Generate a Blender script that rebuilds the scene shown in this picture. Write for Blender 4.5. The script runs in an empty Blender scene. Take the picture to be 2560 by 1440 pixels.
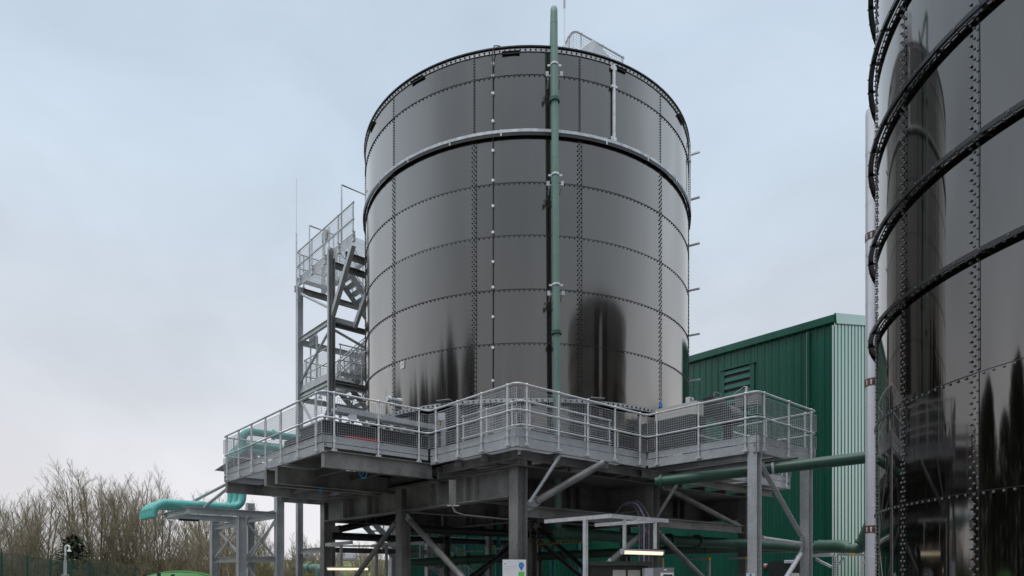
import bpy, math, random
from mathutils import Vector, Matrix
R_ = math.radians
random.seed(7)
scene = bpy.context.scene
col = scene.collection

# ------------------------------------------------------------------ camera
F = 1647.0; CX = 1280.0; HY = 1433.0; EYE = 1.6
cam_d = bpy.data.cameras.new('camera'); cam = bpy.data.objects.new('camera', cam_d)
col.objects.link(cam); scene.camera = cam
cam.location = (0, 0, EYE); cam.rotation_euler = (R_(90), 0, 0)
cam_d.sensor_width = 36; cam_d.lens = 36 * F / 2560
cam_d.shift_y = (HY - 720) / 2560
cam_d.clip_start = 0.1; cam_d.clip_end = 4000

# ------------------------------------------------------------------ world: overcast sky
SUN_EL, SUN_AZ = R_(62), R_(215)      # azimuth measured from +Y towards +X
w = bpy.data.worlds.new('World'); scene.world = w; w.use_nodes = True
nt = w.node_tree; nt.nodes.clear()
def N(t, **kw):
    n = nt.nodes.new(t)
    for k, v in kw.items(): setattr(n, k, v)
    return n
out = N('ShaderNodeOutputWorld'); bg = N('ShaderNodeBackground'); bg.inputs['Strength'].default_value = 0.1
sky = N('ShaderNodeTexSky'); sky.sky_type = 'NISHITA'; sky.sun_disc = False
sky.sun_elevation = SUN_EL; sky.sun_rotation = SUN_AZ; sky.dust_density = 3.0
tc = N('ShaderNodeTexCoord'); sep = N('ShaderNodeSeparateXYZ')
nt.links.new(tc.outputs['Generated'], sep.inputs[0])
ramp = N('ShaderNodeValToRGB')
e = ramp.color_ramp.elements
e[0].position = 0.0; e[0].color = (.87, .855, .89, 1)
e[1].position = 1.0; e[1].color = (.85, .90, .98, 1)
for p_, c_ in ((.12, (.83, .825, .86, 1)), (.30, (.69, .745, .82, 1)), (.48, (.62, .72, .83, 1)), (.62, (.595, .71, .845, 1))):
    x = e.new(p_); x.color = c_
nt.links.new(sep.outputs['Z'], ramp.inputs[0])
mp = N('ShaderNodeMapping'); mp.inputs['Scale'].default_value = (1.5, 1.5, 2.6)
nt.links.new(tc.outputs['Generated'], mp.inputs[0])
nz = N('ShaderNodeTexNoise'); nz.inputs['Scale'].default_value = 1.9; nz.inputs['Detail'].default_value = 6.0
nz.inputs['Roughness'].default_value = .5; nz.inputs['Distortion'].default_value = .4
nt.links.new(mp.outputs[0], nz.inputs['Vector'])
cl = N('ShaderNodeMapRange'); cl.inputs['From Min'].default_value = .34; cl.inputs['From Max'].default_value = .68
cl.inputs['To Min'].default_value = .90; cl.inputs['To Max'].default_value = 1.08
nt.links.new(nz.outputs['Fac'], cl.inputs['Value'])
# brighter cloud overhead
dotn = N('ShaderNodeVectorMath', operation='DOT_PRODUCT')
dotn.inputs[1].default_value = (0, -.10, .995)      # overcast: brightest overhead
nt.links.new(tc.outputs['Generated'], dotn.inputs[0])
gl = N('ShaderNodeMapRange', interpolation_type='SMOOTHSTEP'); gl.inputs['From Min'].default_value = .66; gl.inputs['From Max'].default_value = 1.0
gl.inputs['To Min'].default_value = 1.0; gl.inputs['To Max'].default_value = 2.7
nt.links.new(dotn.outputs['Value'], gl.inputs['Value'])
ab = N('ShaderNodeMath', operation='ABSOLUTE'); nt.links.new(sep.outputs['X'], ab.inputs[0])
fl_ = N('ShaderNodeMapRange', interpolation_type='SMOOTHSTEP'); fl_.inputs['From Min'].default_value = .66; fl_.inputs['From Max'].default_value = .95; fl_.inputs['To Min'].default_value = 1.0; fl_.inputs['To Max'].default_value = 1.5  # brightness added to the sky at both sides, out of view, for the tank edges
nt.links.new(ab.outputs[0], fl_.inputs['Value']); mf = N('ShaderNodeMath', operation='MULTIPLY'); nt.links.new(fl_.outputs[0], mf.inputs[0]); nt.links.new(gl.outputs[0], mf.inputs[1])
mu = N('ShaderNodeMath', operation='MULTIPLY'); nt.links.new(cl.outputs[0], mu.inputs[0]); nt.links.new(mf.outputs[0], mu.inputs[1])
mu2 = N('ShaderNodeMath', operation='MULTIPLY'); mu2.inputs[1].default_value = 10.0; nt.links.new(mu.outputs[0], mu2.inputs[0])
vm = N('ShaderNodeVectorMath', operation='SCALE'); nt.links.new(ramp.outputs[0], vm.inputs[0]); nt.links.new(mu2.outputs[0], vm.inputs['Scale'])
mix = N('ShaderNodeMix', data_type='RGBA'); mix.inputs[0].default_value = .94
nt.links.new(sky.outputs[0], mix.inputs[6]); nt.links.new(vm.outputs[0], mix.inputs[7])
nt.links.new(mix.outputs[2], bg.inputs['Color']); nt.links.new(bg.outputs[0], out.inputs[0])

sd = bpy.data.lights.new('sun', 'SUN'); sd.energy = 0.9; sd.angle = R_(25); sd.color = (1, .96, .9)
so = bpy.data.objects.new('sun', sd); col.objects.link(so)
so.rotation_euler = Vector((math.sin(SUN_AZ) * math.cos(SUN_EL), math.cos(SUN_AZ) * math.cos(SUN_EL), math.sin(SUN_EL))).to_track_quat('Z', 'Y').to_euler()
so.location = (0, -20, 40)
vs = scene.view_settings; vs.view_transform = 'Standard'; vs.look = 'None'; vs.exposure = 0; vs.gamma = 1; vs.use_curve_mapping = False

# ------------------------------------------------------------------ frames of reference
AZ = R_(-41.0)
dA = Vector((math.sin(AZ), math.cos(AZ), 0)); dB = Vector((math.cos(AZ), -math.sin(AZ), 0)); Z = Vector((0, 0, 1))
O = Vector((.09, 13.18, 0))
def L(a, b, z=0.0): return O + dA * a + dB * b + Z * z           # the platform's own square grid
def P(px, py, Y): return Vector(((px - CX) / F * Y, Y, EYE + (HY - py) / F * Y))

# ------------------------------------------------------------------ materials
def mat(name, c, rough=.5, metal=0., ior=1.5, var=.12, scale=2.5, streak=0., bump=0., bscale=20., rvar=.08, c2=None, spangle=False, emit=None):
    m = bpy.data.materials.new(name); m.use_nodes = True; t = m.node_tree; b = t.nodes['Principled BSDF']
    b.inputs['Metallic'].default_value = metal; b.inputs['IOR'].default_value = ior
    tcn = t.nodes.new('ShaderNodeTexCoord'); mpn = t.nodes.new('ShaderNodeMapping')
    mpn.inputs['Scale'].default_value = (1, 1, 1 - streak)
    t.links.new(tcn.outputs['Object'], mpn.inputs[0])
    n = t.nodes.new('ShaderNodeTexNoise'); n.inputs['Scale'].default_value = scale; n.inputs['Detail'].default_value = 5; n.inputs['Roughness'].default_value = .6
    t.links.new(mpn.outputs[0], n.inputs['Vector'])
    r = t.nodes.new('ShaderNodeValToRGB'); c = Vector(c)
    lo = c * (1 - var); hi = Vector(c2) if c2 else c * (1 + var)
    r.color_ramp.elements[0].position = .32; r.color_ramp.elements[0].color = (*lo, 1)
    r.color_ramp.elements[1].position = .68; r.color_ramp.elements[1].color = (*hi, 1)
    t.links.new(n.outputs['Fac'], r.inputs[0]); src = r.outputs[0]
    if spangle:
        v = t.nodes.new('ShaderNodeTexVoronoi'); v.inputs['Scale'].default_value = 45
        t.links.new(tcn.outputs['Object'], v.inputs['Vector'])
        mr = t.nodes.new('ShaderNodeMapRange'); mr.inputs['To Min'].default_value = .86; mr.inputs['To Max'].default_value = 1.12
        sx = t.nodes.new('ShaderNodeSeparateColor'); t.links.new(v.outputs['Color'], sx.inputs[0]); t.links.new(sx.outputs[0], mr.inputs['Value'])
        sc = t.nodes.new('ShaderNodeVectorMath'); sc.operation = 'SCALE'
        t.links.new(src, sc.inputs[0]); t.links.new(mr.outputs[0], sc.inputs['Scale']); src = sc.outputs[0]
    t.links.new(src, b.inputs['Base Color'])
    mr = t.nodes.new('ShaderNodeMapRange'); mr.inputs['To Min'].default_value = max(.02, rough - rvar); mr.inputs['To Max'].default_value = rough + rvar
    t.links.new(n.outputs['Fac'], mr.inputs['Value']); t.links.new(mr.outputs[0], b.inputs['Roughness'])
    if bump:
        n2 = t.nodes.new('ShaderNodeTexNoise'); n2.inputs['Scale'].default_value = bscale; n2.inputs['Detail'].default_value = 3
        t.links.new(mpn.outputs[0], n2.inputs['Vector'])
        bp = t.nodes.new('ShaderNodeBump'); bp.inputs['Strength'].default_value = bump; bp.inputs['Distance'].default_value = .02
        t.links.new(n2.outputs['Fac'], bp.inputs['Height']); t.links.new(bp.outputs[0], b.inputs['Normal'])
    if emit:
        b.inputs['Emission Color'].default_value = (*emit[0], 1); b.inputs['Emission Strength'].default_value = emit[1]
    return m
def glaze(name, c, f0, power, rough, base_rough=.6, var=.12, scale=1.2, streak=.9, bump=0., bscale=2.0, tint=(1, 1, 1), aniso=0., tone=False, grime=0.):
    m = mat(name, c, base_rough, 0, 1.3, var, scale, streak, 0); t = m.node_tree; b = t.nodes['Principled BSDF']; o = t.nodes['Material Output']
    b.inputs['Specular IOR Level'].default_value = 0
    g = t.nodes.new('ShaderNodeBsdfGlossy'); g.inputs['Color'].default_value = (*tint, 1)
    tc_ = t.nodes.new('ShaderNodeTexCoord'); mp_ = t.nodes.new('ShaderNodeMapping'); mp_.inputs['Scale'].default_value = (1, 1, .12); t.links.new(tc_.outputs['Object'], mp_.inputs[0])
    n_ = t.nodes.new('ShaderNodeTexNoise'); n_.inputs['Scale'].default_value = bscale; n_.inputs['Detail'].default_value = 4; t.links.new(mp_.outputs[0], n_.inputs['Vector'])
    rr = t.nodes.new('ShaderNodeMapRange'); rr.inputs['To Min'].default_value = rough * .65; rr.inputs['To Max'].default_value = rough * 1.35; t.links.new(n_.outputs['Fac'], rr.inputs['Value']); t.links.new(rr.outputs[0], g.inputs['Roughness'])
    if bump:
        bp = t.nodes.new('ShaderNodeBump'); bp.inputs['Strength'].default_value = bump; bp.inputs['Distance'].default_value = .02; t.links.new(n_.outputs['Fac'], bp.inputs['Height']); t.links.new(bp.outputs[0], g.inputs['Normal'])
    if aniso:
        g.inputs['Anisotropy'].default_value = aniso; tg = t.nodes.new('ShaderNodeTangent'); tg.direction_type = 'RADIAL'; tg.axis = 'Z'; t.links.new(tg.outputs[0], g.inputs['Tangent'])
    if tone:       # each enamelled sheet differs a little from the next
        at = t.nodes.new('ShaderNodeAttribute'); at.attribute_name = 'tone'
        sc_ = t.nodes.new('ShaderNodeVectorMath'); sc_.operation = 'SCALE'; sc_.inputs[0].default_value = tint; t.links.new(at.outputs['Fac'], sc_.inputs['Scale']); t.links.new(sc_.outputs[0], g.inputs['Color'])
    if grime:      # run marks and dust, strongest as thin vertical streaks
        m1 = t.nodes.new('ShaderNodeMapping'); m1.inputs['Scale'].default_value = (5, 5, .22); t.links.new(tc_.outputs['Object'], m1.inputs[0])
        n1 = t.nodes.new('ShaderNodeTexNoise'); n1.inputs['Scale'].default_value = 1.6; n1.inputs['Detail'].default_value = 6; n1.inputs['Roughness'].default_value = .65; t.links.new(m1.outputs[0], n1.inputs['Vector'])
        r1 = t.nodes.new('ShaderNodeMapRange'); r1.inputs['From Min'].default_value = .42; r1.inputs['From Max'].default_value = .85; r1.inputs['To Min'].default_value = 0; r1.inputs['To Max'].default_value = grime; t.links.new(n1.outputs['Fac'], r1.inputs['Value'])
        src = b.inputs['Base Color'].links[0].from_socket
        mc = t.nodes.new('ShaderNodeMix'); mc.data_type = 'RGBA'; t.links.new(r1.outputs[0], mc.inputs[0]); t.links.new(src, mc.inputs[6]); mc.inputs[7].default_value = (.16, .15, .135, 1); t.links.new(mc.outputs[2], b.inputs['Base Color'])
    lw = t.nodes.new('ShaderNodeLayerWeight'); lw.inputs['Blend'].default_value = .5
    pw = t.nodes.new('ShaderNodeMath'); pw.operation = 'POWER'; pw.inputs[1].default_value = power; t.links.new(lw.outputs['Facing'], pw.inputs[0])
    ma = t.nodes.new('ShaderNodeMath'); ma.operation = 'MULTIPLY_ADD'; ma.inputs[1].default_value = 1 - f0; ma.inputs[2].default_value = f0; t.links.new(pw.outputs[0], ma.inputs[0])
    mx = t.nodes.new('ShaderNodeMixShader'); t.links.new(ma.outputs[0], mx.inputs[0]); t.links.new(b.outputs[0], mx.inputs[1]); t.links.new(g.outputs[0], mx.inputs[2]); t.links.new(mx.outputs[0], o.inputs['Surface'])
    return m
ANI = .75
M = {}
M['galv'] = mat('galvanised_steel', (.44, .45, .465), .42, .2, var=.14, scale=2.2, spangle=True)
M['rail'] = mat('galvanised_tube', (.60, .61, .625), .38, .25, var=.12, scale=5, spangle=True)
M['wire'] = mat('galvanised_wire', (.40, .41, .42), .45, .2, var=.05)
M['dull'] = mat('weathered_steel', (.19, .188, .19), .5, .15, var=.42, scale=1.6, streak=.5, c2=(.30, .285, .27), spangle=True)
M['brown'] = mat('stained_shade_steel', (.11, .10, .098), .55, .2, var=.35, scale=1.3, c2=(.17, .155, .15))  # brown stained steel, also used to darken members lying in shade
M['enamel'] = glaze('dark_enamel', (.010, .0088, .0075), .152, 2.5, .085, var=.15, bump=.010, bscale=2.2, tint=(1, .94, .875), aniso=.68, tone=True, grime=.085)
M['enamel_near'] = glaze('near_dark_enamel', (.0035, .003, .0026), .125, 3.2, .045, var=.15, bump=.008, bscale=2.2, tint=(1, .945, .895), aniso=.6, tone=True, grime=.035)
M['enamel_edge'] = mat('dark_enamel_edge', (.012, .011, .010), .3, 0, ior=1.6)
M['girder'] = mat('dark_rings_girder_shade', (.014, .013, .012), .33, 0.0, ior=1.5, var=.25, scale=6)
M['silver_top'] = mat('galvanised_girder_top', (.46, .47, .485), .4, .3, var=.3, scale=6)
M['bolt'] = mat('black_bolt_cap', (.010, .0095, .009), .35, 0, ior=1.5)
M['bolt_glint'] = mat('glint_bolt_cap', (.17, .17, .178), .30, .4, ior=1.6)  # highlights on the right tank's bolts put into a lighter base colour
M['pale_pipe'] = mat('pale_green_pipe', (.115, .215, .168), .45, var=.22, scale=2.2, streak=.75, c2=(.145, .245, .20), rvar=.14)
M['green_pipe'] = mat('green_pipe', (.020, .080, .052), .40, var=.2, scale=2.5, c2=(.030, .098, .066))
M['green_pipe2'] = mat('brightened_green_pipe', (.055, .125, .085), .42, var=.25, scale=2.0, c2=(.08, .155, .11))  # lighter copy of the green pipe, brightened for sky light under the frame
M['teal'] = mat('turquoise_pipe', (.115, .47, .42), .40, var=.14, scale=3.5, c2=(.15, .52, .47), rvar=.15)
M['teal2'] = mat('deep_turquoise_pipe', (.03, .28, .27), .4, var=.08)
M['clad'] = glaze('green_cladding', (.008, .078, .050), .014, 2.4, .30, var=.22, scale=.8, tint=(.95, 1, .98), grime=.05)
M['cladr'] = glaze('sky_sheen_green_cladding', (.008, .085, .054), .04, 2.0, .34, var=.16, scale=.8, tint=(.74, .88, .83))  # same cladding; the sky's sheen on the end wall set stronger
M['black'] = mat('black_rubber', (.012, .012, .013), .5, var=.2)
M['dark'] = mat('dark_machine', (.030, .030, .032), .42, .1, var=.3, scale=4)
M['white'] = mat('white_paint', (.72, .72, .74), .45, var=.04)
M['beige'] = mat('beige_cover', (.52, .50, .46), .5, var=.05)
M['grey'] = mat('grey_paint', (.36, .38, .41), .4, var=.06)
M['silver'] = mat('silver_cladding', (.74, .73, .76), .38, .35, var=.05, scale=1)
M['cabgreen'] = mat('dark_green_grp', (.016, .022, .016), .4, var=.2)
M['panel'] = mat('stainless_panel', (.20, .20, .205), .35, .6, var=.1)
M['yellow'] = mat('yellow_cap', (.75, .38, .02), .45, var=.05)
M['red'] = mat('red_paint', (.40, .035, .03), .35, var=.08)
M['blue'] = mat('blue_cable', (.04, .33, .62), .4, var=.05)
M['purple'] = mat('purple_cable', (.10, .06, .15), .5, var=.2)
M['signblue'] = mat('sign_blue', (.0, .21, .56), .4, var=.02)
M['signgreen'] = mat('sign_green', (.13, .52, .10), .4, var=.02)
M['ink'] = mat('sign_ink', (.22, .32, .52), .5, var=.02)
M['maroon'] = mat('maroon_band', (.14, .05, .04), .4, var=.05)
M['bgreen'] = mat('bright_green_paint', (.04, .17, .02), .5, var=.1)
M['lamp'] = mat('lit_diffuser', (.9, .85, .75), .4, var=.01, emit=((1, .84, .62), 1.0))
M['lampdim'] = mat('small_led', (.8, .9, .8), .4, var=.01, emit=((.6, 1, .7), 2.0))
M['bark'] = mat('bark', (.19, .165, .09), .9, var=.35, scale=3, c2=(.26, .225, .13))
M['twig'] = mat('twigs', (.28, .235, .165), .9, var=.3, scale=.7, c2=(.36, .30, .21))
M['needle'] = mat('needles', (.035, .055, .022), .8, var=.4, scale=1.5)
M['bramble'] = mat('brambles', (.17, .125, .07), .9, var=.5, scale=.5, c2=(.21, .175, .08))
M['fence'] = mat('green_fence', (.008, .06, .05), .45, var=.1)
M['fwire'] = mat('green_fence_wire', (.02, .05, .042), .5, var=.1)
M['grass'] = mat('field_grass', (.12, .145, .035), .9, var=.3, scale=.05)
M['ground'] = mat('rough_ground', (.10, .095, .06), .95, var=.35, scale=.3, bump=.4, bscale=4)
M['concrete'] = mat('yard_concrete', (.20, .195, .185), .85, var=.2, scale=.8, bump=.15, bscale=30)
M['timber'] = mat('timber', (.4, .25, .12), .7)
M['haze_roof'] = mat('distant_roof', (.20, .20, .22), .8)

# ------------------------------------------------------------------ mesh builder
def wloc(o):
    v = Vector((0, 0, 0))
    while o is not None: v = v + o.location; o = o.parent
    return v
class MB:
    def __init__(s): s.v = []; s.f = []
    def add(s, vs, fs):
        k = len(s.v); s.v.extend([Vector(x) for x in vs]); s.f.extend([tuple(i + k for i in f) for f in fs]); return s
    def obox(s, c, ux, uy, uz, sx, sy, sz):
        c = Vector(c); vs = [c + ux * (sx / 2 * i) + uy * (sy / 2 * j) + uz * (sz / 2 * k) for k in (-1, 1) for j in (-1, 1) for i in (-1, 1)]
        return s.add(vs, [(0, 2, 3, 1), (4, 5, 7, 6), (0, 1, 5, 4), (2, 6, 7, 3), (0, 4, 6, 2), (1, 3, 7, 5)])
    def box(s, c, sx, sy, sz): return s.obox(c, dB, dA, Z, sx, sy, sz)       # sx along B, sy along A
    def bar(s, p0, p1, wd, h, up=Z):
        p0 = Vector(p0); p1 = Vector(p1); d = (p1 - p0); l = d.length; d.normalize()
        x = d.cross(up)
        if x.length < 1e-5: x = d.cross(Vector((1, 0, 0)))
        x.normalize(); u = x.cross(d).normalized()
        return s.obox((p0 + p1) / 2, d, x, u, l, wd, h)
    def hbeam(s, p0, p1, h, wd, tf=.016, tw=.012, up=Z):
        p0 = Vector(p0); p1 = Vector(p1); d = (p1 - p0).normalized(); x = d.cross(up).normalized(); u = x.cross(d)
        s.bar(p0 + u * (h / 2 - tf / 2), p1 + u * (h / 2 - tf / 2), wd, tf, u)
        s.bar(p0 - u * (h / 2 - tf / 2), p1 - u * (h / 2 - tf / 2), wd, tf, u)
        return s.bar(p0, p1, tw, h - 2 * tf - .0004, u)
    def tube(s, p0, p1, r, n=8, r1=None, cap=True):
        p0 = Vector(p0); p1 = Vector(p1); r1 = r if r1 is None else r1
        d = (p1 - p0)
        if d.length < 1e-6: return s
        d.normalize(); x = d.orthogonal().normalized(); y = d.cross(x)
        vs = []
        for p, rr in ((p0, r), (p1, r1)):
            for i in range(n):
                a = 2 * math.pi * i / n; vs.append(p + x * (rr * math.cos(a)) + y * (rr * math.sin(a)))
        fs = [(i, (i + 1) % n, n + (i + 1) % n, n + i) for i in range(n)]
        if cap: fs += [tuple(range(n - 1, -1, -1)), tuple(range(n, 2 * n))]
        return s.add(vs, fs)
    def wire(s, p0, p1, r): return s.tube(p0, p1, r, 3, cap=False)
    def path(s, pts, r, n=10, cap=True):
        pts = [Vector(p) for p in pts]; rs = r if isinstance(r, (list, tuple)) else [r] * len(pts)
        vs = []; x = None
        for i, p in enumerate(pts):
            if i == 0: d = pts[1] - p
            elif i == len(pts) - 1: d = p - pts[-2]
            else: d = (pts[i + 1] - p).normalized() + (p - pts[i - 1]).normalized()
            d.normalize()
            x = d.orthogonal().normalized() if x is None else (x - d * x.dot(d)).normalized()
            y = d.cross(x)
            for k in range(n):
                a = 2 * math.pi * k / n; vs.append(p + x * (rs[i] * math.cos(a)) + y * (rs[i] * math.sin(a)))
        fs = []
        for i in range(len(pts) - 1):
            for k in range(n): fs.append((i * n + k, i * n + (k + 1) % n, (i + 1) * n + (k + 1) % n, (i + 1) * n + k))
        if cap: fs += [tuple(range(n - 1, -1, -1)), tuple(range((len(pts) - 1) * n, len(pts) * n))]
        return s.add(vs, fs)
    def lathe(s, c, prof, n=32, a0=0, a1=2 * math.pi, closed=False):
        c = Vector(c); full = abs(a1 - a0 - 2 * math.pi) < 1e-6; m = n if full else n + 1
        vs = []
        for i in range(m):
            a = a0 + (a1 - a0) * i / n
            for (r, z) in prof: vs.append(c + Vector((r * math.sin(a), r * math.cos(a), z)))
        q = len(prof); fs = []
        for i in range(n):
            j = (i + 1) % m
            for k in range(q if closed else q - 1):
                k2 = (k + 1) % q; fs.append((i * q + k, i * q + k2, j * q + k2, j * q + k))
        if closed and not full: fs += [tuple(range(q)), tuple(range(n * q + q - 1, n * q - 1, -1))]
        return s.add(vs, fs)
    def ball(s, c, r, n=8, sz=1.):
        prof = [(r * math.sin(t) + 1e-4, -r * sz * math.cos(t)) for t in [math.pi * i / (n // 2 + 1) for i in range(n // 2 + 2)]]
        return s.lathe(c, prof, n)
    def bolt(s, p, nrm, r, h):
        x = nrm.orthogonal().normalized(); y = nrm.cross(x); vs = []
        for rr, hh in ((r, 0), (r * .92, h * .55)):
            for i in range(6): vs.append(p + x * (rr * math.cos(i * 1.0472)) + y * (rr * math.sin(i * 1.0472)) + nrm * hh)
        vs.append(p + nrm * h)
        return s.add(vs, [(i, (i + 1) % 6, 6 + (i + 1) % 6, 6 + i) for i in range(6)] + [(6 + i, 6 + (i + 1) % 6, 12) for i in range(6)])
    def build(s, name, m, parent=None, smooth=True):
        me = bpy.data.meshes.new(name); b = wloc(parent) if parent is not None else Vector((0, 0, 0))
        loc = Vector((0, 0, 0))
        if parent is None:
            loc = Vector((sum(v.x for v in s.v) / len(s.v), sum(v.y for v in s.v) / len(s.v), min(v.z for v in s.v))); b = loc
        me.from_pydata([v - b for v in s.v], [], s.f); me.update()
        me.materials.append(M[m] if isinstance(m, str) else m)
        if smooth:
            me.shade_smooth(); me.set_sharp_from_angle(angle=R_(38))
        o = bpy.data.objects.new(name, me); col.objects.link(o); o.location = loc
        if parent is not None: o.parent = parent
        return o
def tag(o, label=None, cat=None, group=None, kind=None):
    if label: o['label'] = label
    if cat: o['category'] = cat
    if group: o['group'] = group
    if kind: o['kind'] = kind
    return o
def thing(name, label, cat, loc, group=None):
    o = bpy.data.objects.new(name, None); col.objects.link(o); o.location = Vector(loc); o.empty_display_size = .2
    return tag(o, label, cat, group)
def dup(o, loc, rz=0, sc=1., label=None, sz=None):
    c = o.copy(); col.objects.link(c); c.location = Vector(loc); c.rotation_euler = (0, 0, rz); c.scale = (sc, sc, sz or sc)
    if label: c['label'] = label
    for ch in list(o.children):
        d = ch.copy(); col.objects.link(d); d.parent = c
        for g in list(ch.children):
            q = g.copy(); col.objects.link(q); q.parent = d
    return c
def fillet(pts, r, n=5):
    pts = [Vector(p) for p in pts]; o = [pts[0]]
    for i in range(1, len(pts) - 1):
        a, b, c = pts[i - 1], pts[i], pts[i + 1]; u = (a - b).normalized(); v = (c - b).normalized()
        ang = u.angle(v)
        if ang > 3.1: o.append(b); continue
        t = min(r / math.tan(ang / 2), .49 * (a - b).length, .49 * (c - b).length)
        p0 = b + u * t; p2 = b + v * t
        for k in range(n + 1):
            s = k / n; o.append(p0 * (1 - s) ** 2 + b * (2 * s * (1 - s)) + p2 * s ** 2)
    o.append(pts[-1]); return o
def text(body, size, origin, ux, uy, m, parent, name='lettering', center=False):
    cu = bpy.data.curves.new(name, 'FONT'); cu.body = body; cu.size = size; cu.resolution_u = 2
    if center: cu.align_x = 'CENTER'
    to = bpy.data.objects.new(name, cu); col.objects.link(to)
    bpy.context.view_layer.update()
    me = bpy.data.meshes.new_from_object(to.evaluated_get(bpy.context.evaluated_depsgraph_get()))
    bpy.data.objects.remove(to); b = wloc(parent)
    for v in me.vertices: v.co = Vector(origin) + ux * v.co.x + uy * v.co.y - b
    me.materials.clear(); me.materials.append(M[m])
    o = bpy.data.objects.new(name, me); col.objects.link(o); o.parent = parent; return o

# ------------------------------------------------------------------ ground
def gz(x, y):      # yard is flat; land beyond falls a little to the back left and climbs to far fields
    d = max(0, y - 34); z = -min(1.3, d * .045)
    if y > 110: z += min(10.0, ((y - 110) / 240.) ** 1.2 * 10.6)
    return z
g = MB(); xs = [-900, -500, -300, -200, -140, -100, -70, -50, -35, -20, -8, 0, 10, 25, 45, 80, 150, 300, 900]
ys = [-900, -400, -150, -60, -20, 0, 20, 30, 34, 40, 46, 52, 60, 70, 85, 110, 140, 180, 230, 290, 350, 500, 1200, 3000]
vs_ = [(x, y, gz(x, y) - .004) for y in ys for x in xs]; nx = len(xs)
g.add(vs_, [(j * nx + i, j * nx + i + 1, (j + 1) * nx + i + 1, (j + 1) * nx + i) for j in range(len(ys) - 1) for i in range(nx - 1)])
tag(g.build('ground', 'grass'), kind='structure')
yd = MB(); yd.add([(-16, -30, 0), (45, -30, 0), (45, 33, 0), (-16, 33, 0)], [(0, 1, 2, 3)])
tag(yd.build('yard_paving', 'concrete'), kind='structure')

# ------------------------------------------------------------------ bolted tanks
def arc_panels(mb, c, R, z0, z1, a0, a1, n=10):
    mb.lathe(c, [(R, z0), (R, z1)], n, a0, a1)
def cyl(c, R, a, z): return Vector((c.x + R * math.sin(a), c.y + R * math.cos(a), z))
class Bolts:
    def __init__(s): s.q = []
    def bolt(s, p, n, r_, h): s.q.append((p, n, r_, h))
    def finish(s, root, m, near=100):
        s.q.sort(key=lambda t: (t[0] - Vector((0, 0, EYE))).length if in_view(t[0]) else 1e3 + t[0].length)
        for t in s.q[:near]: mb = MB(); mb.bolt(*t); mb.build('bolt', m, root)
        mb = MB()
        for t in s.q[near:]: mb.bolt(*t)
        mb.build('bolts', m, root)['kind'] = 'stuff'
def in_view(p):
    if p.y < 1: return False
    x = CX + F * p.x / p.y; y = HY - F * (p.z - EYE) / p.y
    return 0 < x < 2560 and 0 < y < 1440
def make_tank(root, c, R, z0, rows, nseam, phase, bolts, vis, boltmat, skin, hb=.125, vb=.115, br=.019, bands_only=False, cols=(-.045, 0, .045), lapside=1):
    """rows = seam heights from bottom to rim; stiff = heights carrying an angle ring."""
    c = Vector((c[0], c[1], 0)); rnd = random.Random(nseam)
    sh = MB(); da = 2 * math.pi / nseam; tones = []
    for j in range(len(rows) - 1):
        for i in range(nseam):
            a0 = phase + i * da; dr = (.004 if i % 2 else 0) + (.003 if j % 2 else 0) + rnd.uniform(-.0015, .0015)
            tilt = rnd.uniform(-.0035, .0035); tones += [rnd.uniform(.89, 1.07)] * 18
            sh.lathe(c, [(R + dr - tilt, rows[j] - .02), (R + dr + tilt, rows[j + 1] + .02)], 8, a0 - .003, a0 + da + .003)
    so_ = sh.build('shell', skin, root); at = so_.data.attributes.new('tone', 'FLOAT', 'POINT'); at.data.foreach_set('value', tones)
    def seen(a): return any(lo <= ((a - vis[0] + math.pi) % (2 * math.pi)) - math.pi + vis[0] <= hi for lo, hi in [vis])
    # seams with their bolt caps
    for i in range(nseam):
        a = phase + i * da
        if not seen(a): continue
        mb = MB(); bb = bolts
        for k, za in enumerate(rows[:-1]):
            zb = rows[k + 1]; three = not (k >= len(rows) - 3 and not bands_only)
            cc = cols if three else (0,)
            edge = -.075 if three else -.03
            mb.lathe(c, [(R + .006, za), (R + .013, za), (R + .013, zb), (R + .006, zb)], 1, a + edge / R, a + (edge + .012) / R)
            nb = max(2, int((zb - za) / (vb if three else vb * .62)))
            for q in range(nb):
                for ci, du in enumerate(cc):
                    z = za + (q + .5 + (.25 if ci % 2 else -.2)) * (zb - za) / nb
                    aa = a + du / R; nrm = Vector((math.sin(aa), math.cos(aa), 0))
                    bb.bolt(cyl(c, R + .006, aa, z), nrm, br, br * 1.5)
        s = mb.build('vertical_seam', 'enamel_edge', root)
    for k, z in enumerate(rows):
        if k == 0: continue
        mb = MB(); n = 96
        mb.lathe(c, [(R + .005, z - .008), (R + .014, z - .008), (R + .014, z + .004), (R + .005, z + .004)], n)
        s = mb.build('horizontal_seam', 'enamel_edge', root)
        bb = bolts; tot = int(2 * math.pi * R / hb)
        for q in range(tot):
            a = phase + 2 * math.pi * q / tot
            if not seen(a): continue
            nrm = Vector((math.sin(a), math.cos(a), 0)); bb.bolt(cyl(c, R + .006, a, z - .03), nrm, br, br * 1.5)
    return c

TC = (.455, 21.2); TR = 5.04
EY = EYE
def front_z(py): return EYE + (HY - py) / F * (TC[1] - TR) * 1.0
rows_c = [front_z(y) for y in (1130, 1000, 857, 722, 587, 455, 325, 186, 118)]
tank = thing('bolted_tank', 'tall dark grey bolted steel tank raised on a steel frame, centre of the view', 'tank', (TC[0], TC[1], rows_c[0]))
PH = R_(180 - 13.9)
FA = math.pi     # azimuth facing the camera
BC = Bolts(); c0 = make_tank(tank, TC, TR, rows_c[0], rows_c, 12, PH, BC, (FA - R_(100), FA + R_(100)), 'bolt', 'enamel')
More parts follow.
